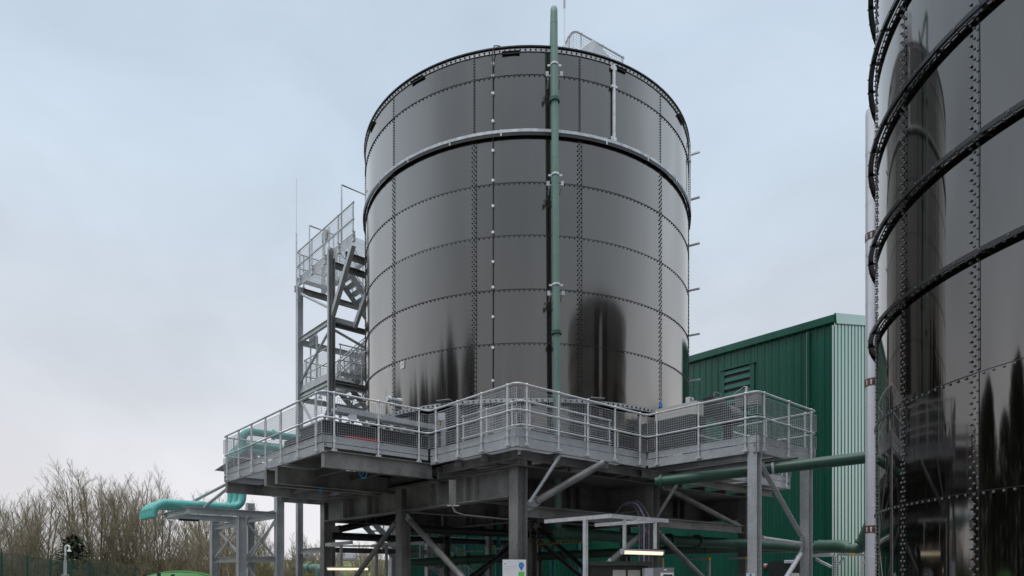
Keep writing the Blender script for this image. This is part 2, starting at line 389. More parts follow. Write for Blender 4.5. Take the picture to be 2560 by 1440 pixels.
# wind girder: galvanised face; leg below coloured dark for the shade under it
zg = front_z(327)
mb = MB(); mb.lathe(c0, [(TR + .012, zg - .068), (TR + .082, zg - .068), (TR + .082, zg - .155), (TR + .070, zg - .155), (TR + .070, zg - .080), (TR + .012, zg - .080)], 144, closed=True)
wg = mb.build('wind_girder', 'girder', tank)
mb = MB(); mb.lathe(c0, [(TR + .078, zg), (TR + .088, zg), (TR + .088, zg - .072), (TR + .0845, zg - .072), (TR + .0845, zg - .066), (TR + .078, zg - .066)], 144, closed=True)
for i in range(24):
    a = PH + R_(7) + i * R_(15); n = Vector((math.sin(a), math.cos(a), 0)); t = Vector((math.cos(a), -math.sin(a), 0))
    mb.obox(cyl(c0, TR + .09, a, zg - .075), n, t, Z, .010, .035, .16)
mb.build('galvanised_strip', 'silver_top', wg)
# rim angle + bolts + dark clips under rim
zt = rows_c[-1]
mb = MB(); mb.lathe(c0, [(TR - .08, zt + .015), (TR + .055, zt + .015), (TR + .055, zt - .015), (TR + .045, zt - .015), (TR + .045, zt + .005), (TR - .08, zt + .005)], 120, closed=True)
rim = mb.build('rim_angle', 'girder', tank)
mb = MB(); bb = BC; tot = 250
mb.lathe(c0, [(TR + .012, zt - .05), (TR + .03, zt - .05), (TR + .03, zt - .12), (TR + .012, zt - .12)], 120, closed=True)
mb.build('rim_strip', 'galv', rim)
for q in range(tot):
    a = 2 * math.pi * q / tot
    if abs(((a - FA + math.pi) % (2 * math.pi)) - math.pi) > R_(100): continue
    bb.bolt(cyl(c0, TR + .03, a, zt - .085), Vector((math.sin(a), math.cos(a), 0)), .024, .03)
for deg in (-62, -35, -5.5, 26.5, 58, 88):
    a = FA - R_(deg); n = Vector((math.sin(a), math.cos(a), 0)); t = Vector((math.cos(a), -math.sin(a), 0))
    m2 = MB(); m2.obox(cyl(c0, TR + .035, a, zt - .15), n, t, Z, .03, .44, .05); m2.obox(cyl(c0, TR + .05, a, zt - .128), n, t, Z, .05, .44, .008)
    m2.build('rim_bracket', 'girder', tank)
for deg in (-33, -1.0, 29, 60):
    a = FA - R_(deg); m2 = MB(); m2.ball(cyl(c0, TR - .25, a, zt + .03), .13, 10, .9); m2.build('roof_vent', 'galv', tank)
mb = MB(); mb.lathe(c0, [(TR, zt + .0), (TR * .5, zt + .30), (.01, zt + .42)], 48); mb.build('roof', 'galv', tank)
# bottom flange ring
zf = front_z(1000)
mb = MB(); mb.lathe(c0, [(TR + .01, zf + .02), (TR + .15, zf + .02), (TR + .15, zf - .10), (TR + .135, zf - .10), (TR + .135, zf + .005), (TR + .01, zf + .005)], 96, closed=True)
fl = mb.build('base_flange', 'girder', tank)
mb = MB(); mb.lathe(c0, [(TR + .152, zf + .012), (TR + .158, zf + .012), (TR + .158, zf - .085), (TR + .152, zf - .085)], 96, closed=True)
mb.build('galvanised_strip', 'galv', fl)
bb = BC
for q in range(230):
    a = 2 * math.pi * q / 230
    if abs(((a - FA + math.pi) % (2 * math.pi)) - math.pi) < R_(80): bb.bolt(cyl(c0, TR + .158, a, zf - .035), Vector((math.sin(a), math.cos(a), 0)), .026, .03)
BC.finish(tank, 'bolt')
for deg in (-24, 18):
    a = FA - R_(deg); n = Vector((math.sin(a), math.cos(a), 0)); t = Vector((math.cos(a), -math.sin(a), 0))
    m2 = MB(); m2.obox(cyl(c0, TR + .2, a, zf + .05), n, t, Z, .2, .36, .014); m2.build('flange_clip', 'galv', tank)
# skirt below the shell
mb = MB(); mb.lathe(c0, [(TR - .35, rows_c[0] + .3), (TR - .35, 3.86)], 64); mb.build('skirt', 'dark', tank)
# galvanised upright bars on the upper wall
for px_, deg, zb in ((1508, 24.4, zg - .03), (1705, 71, zg - .05)):
    a = FA - R_(deg); n = Vector((math.sin(a), math.cos(a), 0)); t = Vector((math.cos(a), -math.sin(a), 0))
    m2 = MB(); m2.obox(cyl(c0, TR + .06, a, (zt - .12 + zb) / 2), n, t, Z, .05, .06, zt - .12 - zb)
    for zz in (zt - .2, zb + .1): m2.obox(cyl(c0, TR + .05, a, zz), n, t, Z, .03, .16, .09)
    m2.obox(cyl(c0, TR + .06, a, rows_c[-2] - .02), n, t, Z, .06, .17, .05)
    m2.build('upright_bar', 'rail', tank)
# pale bars sticking out from the right flank
for py in (372, 486, 602, 716, 830, 945):
    a = FA - R_(80); n = Vector((math.sin(a), math.cos(a), 0)); t = Vector((math.cos(a), -math.sin(a), 0))
    z = EYE + (HY - py) / F * 20.1
    m2 = MB(); p = cyl(c0, TR, a, z); m2.bar(p - t * .12, p + n * .36 + t * .02 , .06, .045); m2.build('side_bracket', 'rail', tank)
# small white warning plate
a = FA + R_(41.5); n = Vector((math.sin(a), math.cos(a), 0)); t = Vector((-math.cos(a), math.sin(a), 0))
pc = P(999, 915, 17.5); zz = pc.z; pc = cyl(c0, TR + .02, a, zz)
m2 = MB(); m2.obox(pc, n, t, Z, .006, .16, .19); sg = m2.build('warning_plate', 'white', tank)
m2 = MB(); q = pc + n * .006 + Z * .03; m2.add([q - t * .045 - Z * .035, q + t * .045 - Z * .035, q + Z * .05], [(0, 1, 2)]); m2.build('warning_triangle', 'yellow', sg)

# right-hand tank
RC = (10.13, 8.87); RR = 4.58; d58 = 9.37
def rz(py): return EYE + (HY - py) / F * d58
rows_r = [0.02] + [rz(y) for y in (1259, 1006, 751, 505, 240, -8, -258)]
rt = thing('bolted_tank', 'dark glossy bolted tank with black rings, cut off by the right edge of the view', 'tank', (RC[0], RC[1], 0))
TRU = math.atan2(-RC[0], -RC[1])     # azimuth from tank towards the camera
step = 2 * math.pi / 21
def right_details(root, c, R, rows, bb):
    for k, z in enumerate(rows[3:]):
        mb = MB(); mb.lathe(c, [(R + .035, z - .004), (R + .115, z - .004), (R + .115, z - .062), (R + .104, z - .062), (R + .104, z - .016), (R + .035, z - .016)], 160, closed=True)
        for i in range(84):
            a = i * 2 * math.pi / 84; n = Vector((math.sin(a), math.cos(a), 0)); t = Vector((math.cos(a), -math.sin(a), 0))
            if i % 2 == 0: mb.obox(cyl(c, R + .054, a, z - .035), n, t, Z, .098, .03, .036)
            bb.bolt(cyl(c, R + .116, a, z - .034), n, .014, .016)
        mb.build('stiffening_ring', 'girder', root)
# seams fall at 47.6 and 30.5 degrees left of the line to the camera
BR = Bolts(); make_tank(rt, RC, RR, 0, rows_r, 21, TRU + R_(47.6), BR, (TRU - R_(5), TRU + R_(85)), 'bolt_glint', 'enamel_near', hb=.125, vb=.12, br=.017, bands_only=True, cols=(-.05, 0, .05))
cR = Vector((RC[0], RC[1], 0)); right_details(rt, cR, RR, rows_r, BR); BR.finish(rt, 'bolt_glint')
mb = MB(); mb.lathe(cR, [(RR, rows_r[-1]), (.01, rows_r[-1] + .7)], 48); mb.build('roof', 'galv', rt)
# third tank stands behind the right-hand one
t3 = thing('bolted_tank', 'plain dark bolted tank standing behind the near right one, seen mirrored in the centre tank', 'tank', (23.2, 20.0, 0))
c3 = Vector((23.2, 20.0, 0)); mb = MB(); mb.lathe(c3, [(4.4, 0), (4.4, 9.6)], 64); mb.build('shell', 'enamel_edge', t3)
mb = MB(); mb.lathe(c3, [(4.4, 9.6), (.01, 10.4)], 48); mb.build('roof', 'galv', t3)

# ------------------------------------------------------------------ handrails, toe plates, gratings
def rail_run(root, pts, zd, spacing=1.0, inset=.28, top=1.06, mid=.53, foot=.17, mesh=True, toe=True, ends=(True, True), r=.0235, toe_h=.155, meshr=.0034, infill=.05, tm='rail', wm='wire'):
    """pts: world xy corner points of the rail line; zd: deck level."""
    pts = [Vector((p.x, p.y, 0)) for p in pts]
    for h, nm in ((top, 'top_rail'), (mid, 'mid_rail')):
        mb = MB(); mb.path(fillet([p + Z * (zd + h) for p in pts], .16), r, 8); mb.build(nm, tm, root)
    panels = []; prev = None
    for i in range(len(pts) - 1):
        a, b = pts[i], pts[i + 1]; d = (b - a); l = d.length; d.normalize(); nrm = d.cross(Z)
        i0 = inset if (i > 0 or not ends[0]) else .06; i1 = inset if (i < len(pts) - 2 or not ends[1]) else .06
        k = max(1, round((l - i0 - i1) / spacing)); st = [i0 + (l - i0 - i1) * j / k for j in range(k + 1)]
        for j, s in enumerate(st):
            p = a + d * s; mb = MB()
            mb.tube(p + Z * (zd - foot), p + Z * (zd + top), r, 8)
            mb.ball(p + Z * (zd + mid), r * 1.6, 8); mb.ball(p + Z * (zd + top), r * 1.6, 8)
            mb.tube(p + Z * (zd + .02), p + Z * (zd + .05), r * 1.5, 8); mb.tube(p + Z * (zd + .15), p + Z * (zd + .17), r * 1.5, 8)
            mb.obox(p + Z * (zd - foot + .02), d, nrm, Z, .11, .05, .05)
            mb.build('post', tm, root)
            if j: panels.append(('s', a + d * st[j - 1], p, None))
        if prev is not None: panels.append(('c', prev, a + d * st[0], a))
        elif st[0] > .2: panels.append(('s', a, a + d * st[0], None))
        prev = a + d * st[-1]
    if toe:
        for i in range(len(pts) - 1):
            a, b = pts[i], pts[i + 1]; d = (b - a).normalized(); nrm = Z.cross(d)
            mb = MB(); o_ = nrm * .045
            mb.bar(a + o_ + Z * (zd + .005 + toe_h / 2), b + o_ + Z * (zd + .005 + toe_h / 2), .008, toe_h); mb.build('toe_plate', 'galv', root)
    if mesh:
        for kind, p, q, c in panels:
            mb = MB()
            for (lo, hi) in ((.18 if toe else .08, mid - .07), (mid + .06, top - .09)):
                segs = [(p, q)] if kind == 's' else [(p, c), (c, q)]
                for (u, v) in segs:
                    d = (v - u); l = d.length
                    if l < .12: continue
                    d.normalize(); g0 = .07 if (u is p) else .005; g1 = .07 if (v is q) else .005
                    s0, s1 = g0, l - g1
                    A_ = lambda s, z: u + d * s + Z * (zd + z)
                    for (x0, z0, x1, z1) in ((s0, lo, s1, lo), (s0, hi, s1, hi), (s0, lo, s0, hi), (s1, lo, s1, hi)):
                        mb.tube(A_(x0, z0), A_(x1, z1), meshr * 1.7, 4, cap=False)
                    n = max(1, int((s1 - s0) / infill)); m_ = max(1, int((hi - lo) / infill))
                    for k in range(1, n): mb.wire(A_(s0 + (s1 - s0) * k / n, lo), A_(s0 + (s1 - s0) * k / n, hi), meshr)
                    for k in range(1, m_): mb.wire(A_(s0, lo + (hi - lo) * k / m_), A_(s1, lo + (hi - lo) * k / m_), meshr)
            if mb.v: mb.build('mesh_panel', wm, root, smooth=False)
def grating(root, corner, ux, uy, lx, ly, z, sp=.06, name='grating', m='rail'):
    mb = MB(); n = int(lx / sp)
    for i in range(n + 1):
        p = corner + ux * (lx * i / n) + Z * (z - .016); mb.bar(p, p + uy * ly, .005, .022)
    k = max(1, int(ly / .25))
    for i in range(k + 1):
        p = corner + uy * (ly * i / k) + Z * (z - .003); mb.bar(p, p + ux * lx, .006, .006)
    return mb.build(name, m, root, smooth=False)

# ------------------------------------------------------------------ access platform
ZD = 4.36; ZF0 = 4.156
plat = thing('access_platform', 'zigzag galvanised access platform with mesh handrails round the foot of the raised tank', 'platform', L(0, 0, ZD))
outer = [(9.42, -1.0), (9.42, -2.68), (3.12, -2.68), (3.12, 0), (0, 0), (0, 4.22), (-2.85, 4.22), (-2.85, 6.95), (-.35, 6.95), (-.35, 10.8), (1.0, 10.8)]
rail_run(plat, [L(*p) for p in outer], ZD, spacing=1.0)
# fascia channels (inside the posts)
for i in range(len(outer) - 1):
    if i == 2: continue
    a, b = L(*outer[i]), L(*outer[i + 1]); d = (b - a).normalized(); nin = Z.cross(d)
    ext = .045
    convex_in = .045
    a2 = a + nin * .05; b2 = b + nin * .05
    mb = MB(); zc = (ZF0 + ZD - .015) / 2; h = ZD - .015 - ZF0
    mb.bar(a2 + Z * zc, b2 + Z * zc, .010, h)
    mb.bar(a2 + nin * .035 + Z * (ZF0 + .005), b2 + nin * .035 + Z * (ZF0 + .005), .06, .010)
    mb.bar(a2 + nin * .035 + Z * (ZD - .022), b2 + nin * .035 + Z * (ZD - .022), .06, .010)
    mb.build('fascia', 'galv', plat)
# front girder of the left bay
mb = MB(); mb.hbeam(L(3.22, -2.6, 4.02), L(3.22, .15, 4.02), .36, .15); mb.bar(L(3.22, -2.604, 4.02), L(3.22, -2.61, 4.02), .15, .36)
mb.build('edge_beam', 'dull', plat)
mb = MB(); mb.bar(L(3.17, -2.62, ZD - .05), L(3.17, 0, ZD - .05), .01, .085); mb.build('fascia', 'galv', plat)
for a_, z0, z1, b1, m_ in ((5.7, 3.74, 4.15, 3.2, 'dull'), (6.4, 3.76, 4.15, 3.2, 'dull'), (9.32, 3.86, 4.15, 2.5, 'dull')):
    mb = MB(); mb.hbeam(L(a_, -2.62, (z0 + z1) / 2), L(a_, b1, (z0 + z1) / 2), z1 - z0, .16)
    mb.bar(L(a_, -2.624, (z0 + z1) / 2), L(a_, -2.635, (z0 + z1) / 2), .16, z1 - z0)
    mb.build('floor_beam', m_, plat)
for b_ in (-1.7, -.75, .4, 1.6):
    mb = MB(); mb.hbeam(L(3.32, b_, 4.05), L(5.6, b_, 4.05), .18, .09); mb.hbeam(L(6.5, b_, 4.05), L(9.22, b_, 4.05), .18, .09); mb.build('floor_joist', 'brown', plat)  # dark steel colour deepens the shade below the left bay
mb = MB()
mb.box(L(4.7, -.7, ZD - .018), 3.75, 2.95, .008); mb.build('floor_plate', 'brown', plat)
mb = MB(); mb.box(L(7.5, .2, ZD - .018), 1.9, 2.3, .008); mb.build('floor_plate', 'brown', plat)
grating(plat, L(6.3, -2.6), dA, dB, 3.05, 1.8, ZD)
grating(plat, L(.06, .06), dA, dB, 3.0, 1.35, ZD); grating(plat, L(.06, 1.42), dB, dA, 2.78, 1.3, ZD)
grating(plat, L(-2.78, 4.29), dB, dA, 2.6, 3.3, ZD)
grating(plat, L(-.28, 7.0), dB, dA, 3.7, 1.3, ZD)
grating(plat, L(10.9, -.25), dB, dA, 3.5, 1.1, ZD)
# beams under the walkways
def pb(p, q, z0, z1, wd=.12, m='dull', nm='floor_beam'):
    mb = MB(); mb.hbeam(L(*p, (z0 + z1) / 2), L(*q, (z0 + z1) / 2), z1 - z0, wd, .012, .009); return mb.build(nm, m, plat)
pb((.32, .32), (3.0, .32), 3.97, 4.15); pb((.32, .40), (.32, 4.6), 3.97, 4.15)
pb((1.25, .1), (1.25, 1.3), 4.02, 4.18, .08); pb((2.2, .1), (2.2, 1.3), 4.02, 4.18, .08)
pb((.1, 1.3), (1.3, 1.3), 4.02, 4.18, .08); pb((.1, 2.9), (1.3, 2.9), 4.02, 4.18, .08)
for b_ in (5.1, 6.0): pb((-2.78, b_), (.9, b_), 4.165, 4.31, .07)
pb((.2, 4.27), (.2, 10.7), 3.95, 4.15)
pb((-.3, 8.2), (.9, 8.2), 4.17, 4.31, .07); pb((-.3, 9.5), (.9, 9.5), 4.17, 4.31, .07)
pb((3.3, .35), (3.3, 3.0), 3.75, 4.15, .16)
# back left corner of the platform
bl = [(10.9, -.3), (12.08, -.3), (12.08, 4.0)]
rail_run(plat, [L(12.08, 4), L(12.08, -.3), L(10.9, -.3)], ZD, spacing=1.1)
for p, q in ((bl[0], bl[1]), (bl[1], bl[2])):
    mb = MB(); mb.bar(L(*p, (ZF0 + ZD) / 2), L(*q, (ZF0 + ZD) / 2), .01, .2); mb.build('fascia', 'galv', plat)
pb((11.5, -.2), (11.5, 4), 3.95, 4.14)
# inner handrail beside the tank foot
rail_run(plat, [L(3.1, .95), L(.95, .95), L(.95, 4.0)], ZD, spacing=1.0, toe=False, foot=.0)
for p, q in ((( -.9, 5.0), (-.9, 6.9)), ((-.9, 5.0), (.6, 5.0))):
    mb = MB(); mb.tube(L(*p, ZD + .55), L(*q, ZD + .55), .022, 8)
    for s in (0, .5, 1): x = L(*p) * (1 - s) + L(*q) * s; mb.tube(x + Z * ZD, x + Z * (ZD + .55), .022, 8)
    mb.build('knee_rail', 'rail', plat)
mb = MB(); mb.path(fillet([L(.95, 4.0, ZD + .9), L(.95, 4.25, ZD + .9), L(.95, 4.25, ZD + .25), L(.95, 4.0, ZD + .25)], .12), .02, 8); mb.build('rail_return', 'rail', plat)

# ------------------------------------------------------------------ main steel frame under the tank
K = Vector((.13, 14.0, 0)); SP = 4.6
def G(i, j, z=0.): return K + dA * (SP * i) + dB * (SP * j) + Z * z
frame = thing('support_frame', 'heavy weathered steel frame of columns, girders and braces carrying the centre tank', 'steel frame', G(0, 0))
def column(p, z1, h=.28, wd=.28, m='dull', root=frame, z0=0., up=dB):
    mb = MB(); mb.hbeam(p + Z * z0, p + Z * z1, h, wd, .018, .012, up); mb.obox(p + Z * (z0 + .015), dB, dA, Z, h + .15, wd + .15, .03); return mb.build('column', m, root)
for i in range(3):
    for j in range(3): column(G(i, j), 4.09 if (i, j) == (0, 0) else 3.84)
def girder(p, q, z0, z1, wd=.3, m='dull', stiff=True):
    mb = MB(); d = (q - p).normalized(); l = (q - p).length; n = d.cross(Z)
    a, b = p + d * .16, q - d * .16
    mb.hbeam(a + Z * (z0 + z1) / 2, b + Z * (z0 + z1) / 2, z1 - z0, wd, .025, .014)
    o = mb.build('girder', m, frame)
    if stiff:
        for s in (.28, .36, .62, .70):
            for sg_ in (-1, 1): ms = MB(); ms.obox(a + d * ((l - .32) * s) + n * sg_ * (wd / 4 + .004) + Z * (z0 + z1) / 2, d, n, Z, .014, wd / 2 - .01, z1 - z0 - .054); ms.build('web_stiffener', m, o)
    return o
for i in range(3):
    for j in range(2):
        girder(G(i, j) + dA * (1.3 if i == 0 else 0), G(i, j + 1) + dA * (1.3 if i == 0 else 0), 3.22, 3.84, m='brown' if i == 0 else 'dull'); girder(G(j, i), G(j + 1, i), 3.225, 3.838)  # inset row takes the darker steel to paint in its shade
# deck of joists and plate under the tank
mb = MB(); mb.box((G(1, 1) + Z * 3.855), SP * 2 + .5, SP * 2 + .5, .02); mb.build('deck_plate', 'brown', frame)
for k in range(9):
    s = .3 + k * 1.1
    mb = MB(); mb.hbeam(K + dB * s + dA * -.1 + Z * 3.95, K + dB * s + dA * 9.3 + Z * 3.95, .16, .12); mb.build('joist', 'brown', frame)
# lower ring beams on the right face and ties on the far faces
for j in range(2):
    mb = MB(); mb.hbeam(G(0, j, 2.92) + dB * .16, G(0, j + 1, 2.92) - dB * .16, .23, .2); mb.build('ring_beam', 'dull', frame)
mb = MB(); mb.tube(G(2, 0, 2.79) + dB * .15, G(2, 2, 2.79) - dB * .15, .125, 12); mb.build('tie_tube', 'dark', frame)
mb = MB(); mb.tube(G(1, 0, 2.79) + dB * .15, G(1, 2, 2.79) - dB * .15, .11, 12); mb.build('tie_tube', 'dark', frame)
def brace(p, q, r=.07, m='dull', root=frame, far=True):
    mb = MB(); d = (q - p).normalized(); mb.tube(p + d * .25, q - d * .25, r, 12)
    o = mb.build('brace', m, root); g_ = MB(); s = d.cross(Z).normalized(); u = s.cross(d)
    for e_, sg_ in ((p, 1), (q, -1))[:2 if far else 1]:
        g_.obox(e_ + d * sg_ * .16, d, u, s, .34, r * 2.4, .016)
        for k in (-.04, .04): g_.tube(e_ + d * sg_ * (.27 + k) - s * .02, e_ + d * sg_ * (.27 + k) + s * .02, .018, 6)
    g_.build('gusset', 'galv', o); return o
# left face: chevrons from the middle column
brace(G(1, 0, 3.1) - dA * .15, G(0, 0, .35) + dA * .2, .075); brace(G(1, 0, 3.1) + dA * .15, G(2, 0, .35) - dA * .2, .075)
brace(G(1, 1, 3.1) - dA * .15, G(0, 1, .35) + dA * .2, .07, 'dark'); brace(G(1, 1, 3.1) + dA * .15, G(2, 1, .35) - dA * .2, .07, 'dark')
# right face
brace(G(0, 1, 2.75) - dB * .12, G(0, 0, .3) + dB * .2, .075); brace(G(0, 1, 2.75) + dB * .12, G(0, 2, .3) - dB * .2, .075)
brace(G(1, 1, 2.75) + dB * .12, G(1, 2, .3) - dB * .2, .075, 'dark'); brace(G(1, 1, 2.75) - dB * .12, G(1, 0, .3) + dB * .2, .075, 'dark')
brace(G(0, 0, 3.02) + dB * .22 - dA * .02, P(1528, 1146, 15.0), .085, 'dull', far=False)
brace(G(0, 2, 2.98) - dB * .22, G(0, 1, 3.95) + dB * .3, .075)
brace(G(2, 0, 2.95) + dB * .2, G(2, 1, 3.9) - dB * .6, .11, 'dark')
# slim struts propping the walkway edge
for p, q in ((G(0, 0, 3.1) + dB * .17 - dA * .17, L(.1, 1.35, 4.14)), (G(0, 1, 2.98) + dB * .15, P(1708, 1186, 16.2))):
    mb = MB(); mb.tube(p, q, .038, 10); mb.build('strut', 'galv', frame)

# legs of the right-hand bay
legs = thing('platform_legs', 'pair of pale galvanised legs with tubular bracing holding up the right-hand bay', 'steel frame', L(-2.75, 4.3))
c5 = L(-2.80, 4.27); c6 = L(-2.80, 6.85)
column(c5 + dA * .1 + dB * .1, 4.152, .21, .21, 'galv', legs); column(c6 + dA * .1 - dB * .1, 4.14, .21, .21, 'galv', legs)
s5 = c5 + dA * .1 + dB * .1; s6 = c6 + dA * .1 - dB * .1
brace(s5 + Z * 4.05 + dB * .12, s6 + Z * 2.35 - dB * .1, .055, 'galv', legs); brace(s5 + Z * 2.36 + dB * .1, s6 + Z * 2.28 - dB * .1, .05, 'rail', legs)
brace(s6 + Z * 2.2 - dB * .1, s5 + Z * .5 + dB * .12, .055, 'rail', legs)

# ------------------------------------------------------------------ teal discharge pipes and their bracket frame
br = thing('pipe_rack', 'grey steel rack of four posts with cross bracing under the three turquoise outfall pipes', 'pipe rack', P(603, 1433, 21) - Z * 1.6)
f0 = Vector((-9.88, 20.0, 0)); zc = 3.52
def FR(u, v, z): return f0 + dB * u + dA * v + Z * z          # u along B, v along A
for v_ in (0, 2.7):
    mb = MB(); mb.hbeam(FR(0, v_, zc), FR(2.75, v_, zc), .2, .14); mb.build('rack_beam', 'galv', br)
mb = MB(); mb.hbeam(FR(.07, .08, zc), FR(.07, 2.62, zc), .2, .14); mb.build('rack_beam', 'galv', br)
mb = MB(); mb.hbeam(FR(2.75, .15, zc), FR(2.75, 2.6, zc), .2, .14); mb.build('rack_beam', 'galv', br)
for u_, v_, z1 in ((1.62, 0, 3.41), (2.85, 0, 4.14), (1.62, 2.7, 3.41), (2.85, 2.7, 4.14)):
    mb = MB(); mb.hbeam(FR(u_, v_, 0), FR(u_, v_, z1), .25, .25, .016, .01, dB); mb.build('post', 'galv', br)
for p, q in (((1.75, 0, 2.05), (2.7, 0, 2.05)), ((1.62, .13, 2.05), (1.62, 2.57, 2.05)), ((1.62, .13, 3.2), (1.62, 2.57, 3.2)), ((2.85, .13, 2.1), (2.85, 2.57, 2.1)), ((2.85, .13, 3.62), (2.85, 2.57, 3.62))):
    mb = MB(); mb.hbeam(FR(*p), FR(*q), .18, .11); mb.build('rack_rail', 'galv', br)
for p, q in (((1.75, .03, 3.3), (2.72, .03, 2.1)), ((1.75, -.03, 2.1), (2.72, -.03, 3.3)), ((1.60, .12, 3.1), (1.60, 2.57, 2.15)), ((1.66, .12, 2.15), (1.66, 2.57, 3.1)), ((1.75, .03, 1.95), (2.72, .03, .5)), ((2.85, .12, 3.5), (2.85, 2.57, 2.2))):
    mb = MB(); mb.bar(FR(*p), FR(*q), .05, .07); mb.build('rack_brace', 'galv', br)
mb = MB(); mb.bar(FR(.35, 2.2, zc - .14), FR(.95, 2.2, zc - .14), .2, .06); mb.build('rubber_pad', 'black', br)
for p, q in ((P(740, 1433, 20.7), 0),): pass
for (u, v, a, b) in ((.95, .05, 8.85, -2.6), (.62, 2.2, 11.0, -2.6)):
    pass
mb = MB(); mb.tube(FR(.55, .1, 3.66), L(9.42, -2.55, 4.02), .045, 8); mb.build('stay_tube', 'galv', br)
mb = MB(); mb.tube(P(478, 1256, 21.5), L(9.45, -2.3, 4.3), .045, 8); mb.build('stay_tube', 'galv', br)
rp = .125
for k in range(3):
    off = -.55 * 0
    v_ = .62 + k * .55
    nm = ['nearest', 'middle', 'farthest'][k]
    e0 = FR(-.82, v_, 3.30); 
    pts = [FR(-.72, v_, 3.36), FR(-.72, v_, 3.75), FR(1.87, v_, 3.75), FR(1.87, v_, 4.9)]
    up = L(0, 0)
    t = thing('outfall_pipe', 'turquoise outfall pipe on the rack, %s of the three side by side' % nm, 'pipe', FR(-.72, v_, 3.36), 'turquoise outfall pipes')
    mb = MB(); path = [FR(-.80, v_, 3.30)] + [FR(-.40 - .40 * math.cos(q * math.pi / 20), v_, 3.35 + .40 * math.sin(q * math.pi / 20)) for q in range(11)] + fillet(pts[1:], .42, 8)[1:]; pts[0] = FR(-.80, v_, 3.30); mb.path(path, rp, 16, cap=False); mb.path([pts[0] + Z * .002, pts[0] + Z * .25], rp * .93, 16, cap=False); mb.build('pipe_run', 'teal', t)
    for u in (.35, 1.4):
        mb = MB(); mb.tube(FR(u, v_, 3.76), FR(u + .03, v_, 3.76), rp + .008, 16); mb.obox(FR(u + .015, v_, 3.64), dB, dA, Z, .05, .3, .03); mb.build('pipe_clamp', 'galv', t)
    # upper section rising through the deck and turning along the walkway
    mb = MB(); q0 = FR(2.15, v_, 4.9)
    zz = (6.3, 5.95, 5.85)[k]
    mb.path(fillet([FR(1.87, v_, 4.88), FR(1.87, v_, zz), FR(5.2, v_, zz)], .35, 8), rp, 16); mb.build('riser', 'teal', t)
    mb = MB(); m_ = FR(2.9, v_, zz); mb.tube(m_ - dB * .03, m_ + dB * .03, rp + .05, 16); mb.build('flange', 'teal', t)

# ------------------------------------------------------------------ machinery on the platform
def boxthing(name, label, cat, parts, group=None):
    t = thing(name, label, cat, parts[0][1] - Z * parts[0][4] / 2, group)
    for nm, c, sx, sy, sz, m in parts:
        mb = MB(); mb.box(c, sx, sy, sz); o = mb.build(nm, m, t)
    return t
# long dark trough with motor in the left bay
ct = thing('screw_conveyor', 'long black conveyor trough lying on the left bay behind the mesh rail', 'conveyor', L(4.6, -1.2, ZD))
mb = MB(); mb.box(L(4.3, -.75, ZD + .30), 3.2, 1.3, .52); mb.box(L(4.3, -.75, ZD + .575), 3.3, 1.4, .03); mb.build('trough', 'dark', ct)
mb = MB(); mb.box(L(5.9, -1.5, ZD + .30), 1.2, 1.3, .56); mb.build('gear_box', 'dark', ct)
mb = MB(); mb.box(L(4.9, 1.2, ZD + .42), 2.2, 1.9, .86); mb.box(L(4.2, 2.4, ZD + .5), 1.4, 1.6, 1.1); mb.build('hopper', 'dark', ct)
mb = MB()
for k in range(8): mb.box(L(4.3, -2.25 + k * .42, ZD + .6), .06, 1.46, .03)
mb.build('cover_rib', 'dull', ct)
mb = MB(); mb.tube(L(6.7, -1.4, ZD + .35), L(7.25, -1.4, ZD + .35), .2, 16); mb.build('motor', 'dark', ct)
mb = MB(); mb.bar(L(3.62, -1.9, ZD + .28), L(3.62, -1.0, ZD + .30), .02, .07); mb.build('red_guard', 'red', ct)
cab = thing('cable_tray', 'perforated grey cable tray with cables above the left conveyor', 'cable tray', L(4.0, -1.0, ZD + .7))
mb = MB(); mb.bar(L(3.75, -2.1, ZD + .82), L(3.9, 1.3, ZD + .82), .28, .01); mb.bar(L(3.61, -2.1, ZD + .87), L(3.76, 1.3, ZD + .87), .008, .12); mb.bar(L(3.9, -2.1, ZD + .87), L(4.04, 1.3, ZD + .87), .008, .12); mb.build('tray', 'galv', cab)
mb = MB()
for k in range(5): mb.tube(L(3.68 + k * .05, -2.1, ZD + .85), L(3.83 + k * .05, 1.3, ZD + .85), .014, 6)
mb.build('cables', 'purple', cab)
mb = MB(); 
for b_ in (-1.9, -.3, 1.1): mb.bar(L(3.85, b_, ZD + .56), L(3.85, b_, ZD + .81), .05, .05, dA)
mb.build('tray_leg', 'galv', cab)
jb = boxthing('junction_box', 'small white junction box at the end of the left cable tray', 'junction box', [('box', L(3.55, -1.75, ZD + .70), .16, .10, .14, 'white'), ('cable_gland', L(3.55, -1.75, ZD + .61), .05, .05, .04, 'dark')])
bm = thing('lifting_beam', 'grey steel beam with bolted end plate beside the turquoise pipes on the platform', 'beam', L(7.9, -1.5, ZD))
mb = MB(); mb.hbeam(L(8.6, -1.0, ZD + .66), L(6.4, -1.0, ZD + .66), .3, .2); mb.build('beam', 'galv', bm)
mb = MB(); mb.obox(L(6.38, -1.0, ZD + .66), dB, dA, Z, .34, .03, .5); mb.build('end_plate', 'galv', bm)
mb = MB(); mb.hbeam(L(8.4, -1.0, ZD), L(8.4, -1.0, ZD + .5), .2, .2, up=dB); mb.hbeam(L(6.6, -1.0, ZD), L(6.6, -1.0, ZD + .5), .2, .2, up=dB); mb.build('stub_post', 'galv', bm)
gp = thing('guard_plate', 'dark triangular guard plate at the far left end of the platform', 'guard', L(8.75, -1.9, ZD))
mb = MB()
tri = [(-2.9, .12), (-1.3, .08), (-1.75, .72), (-2.0, .82)]
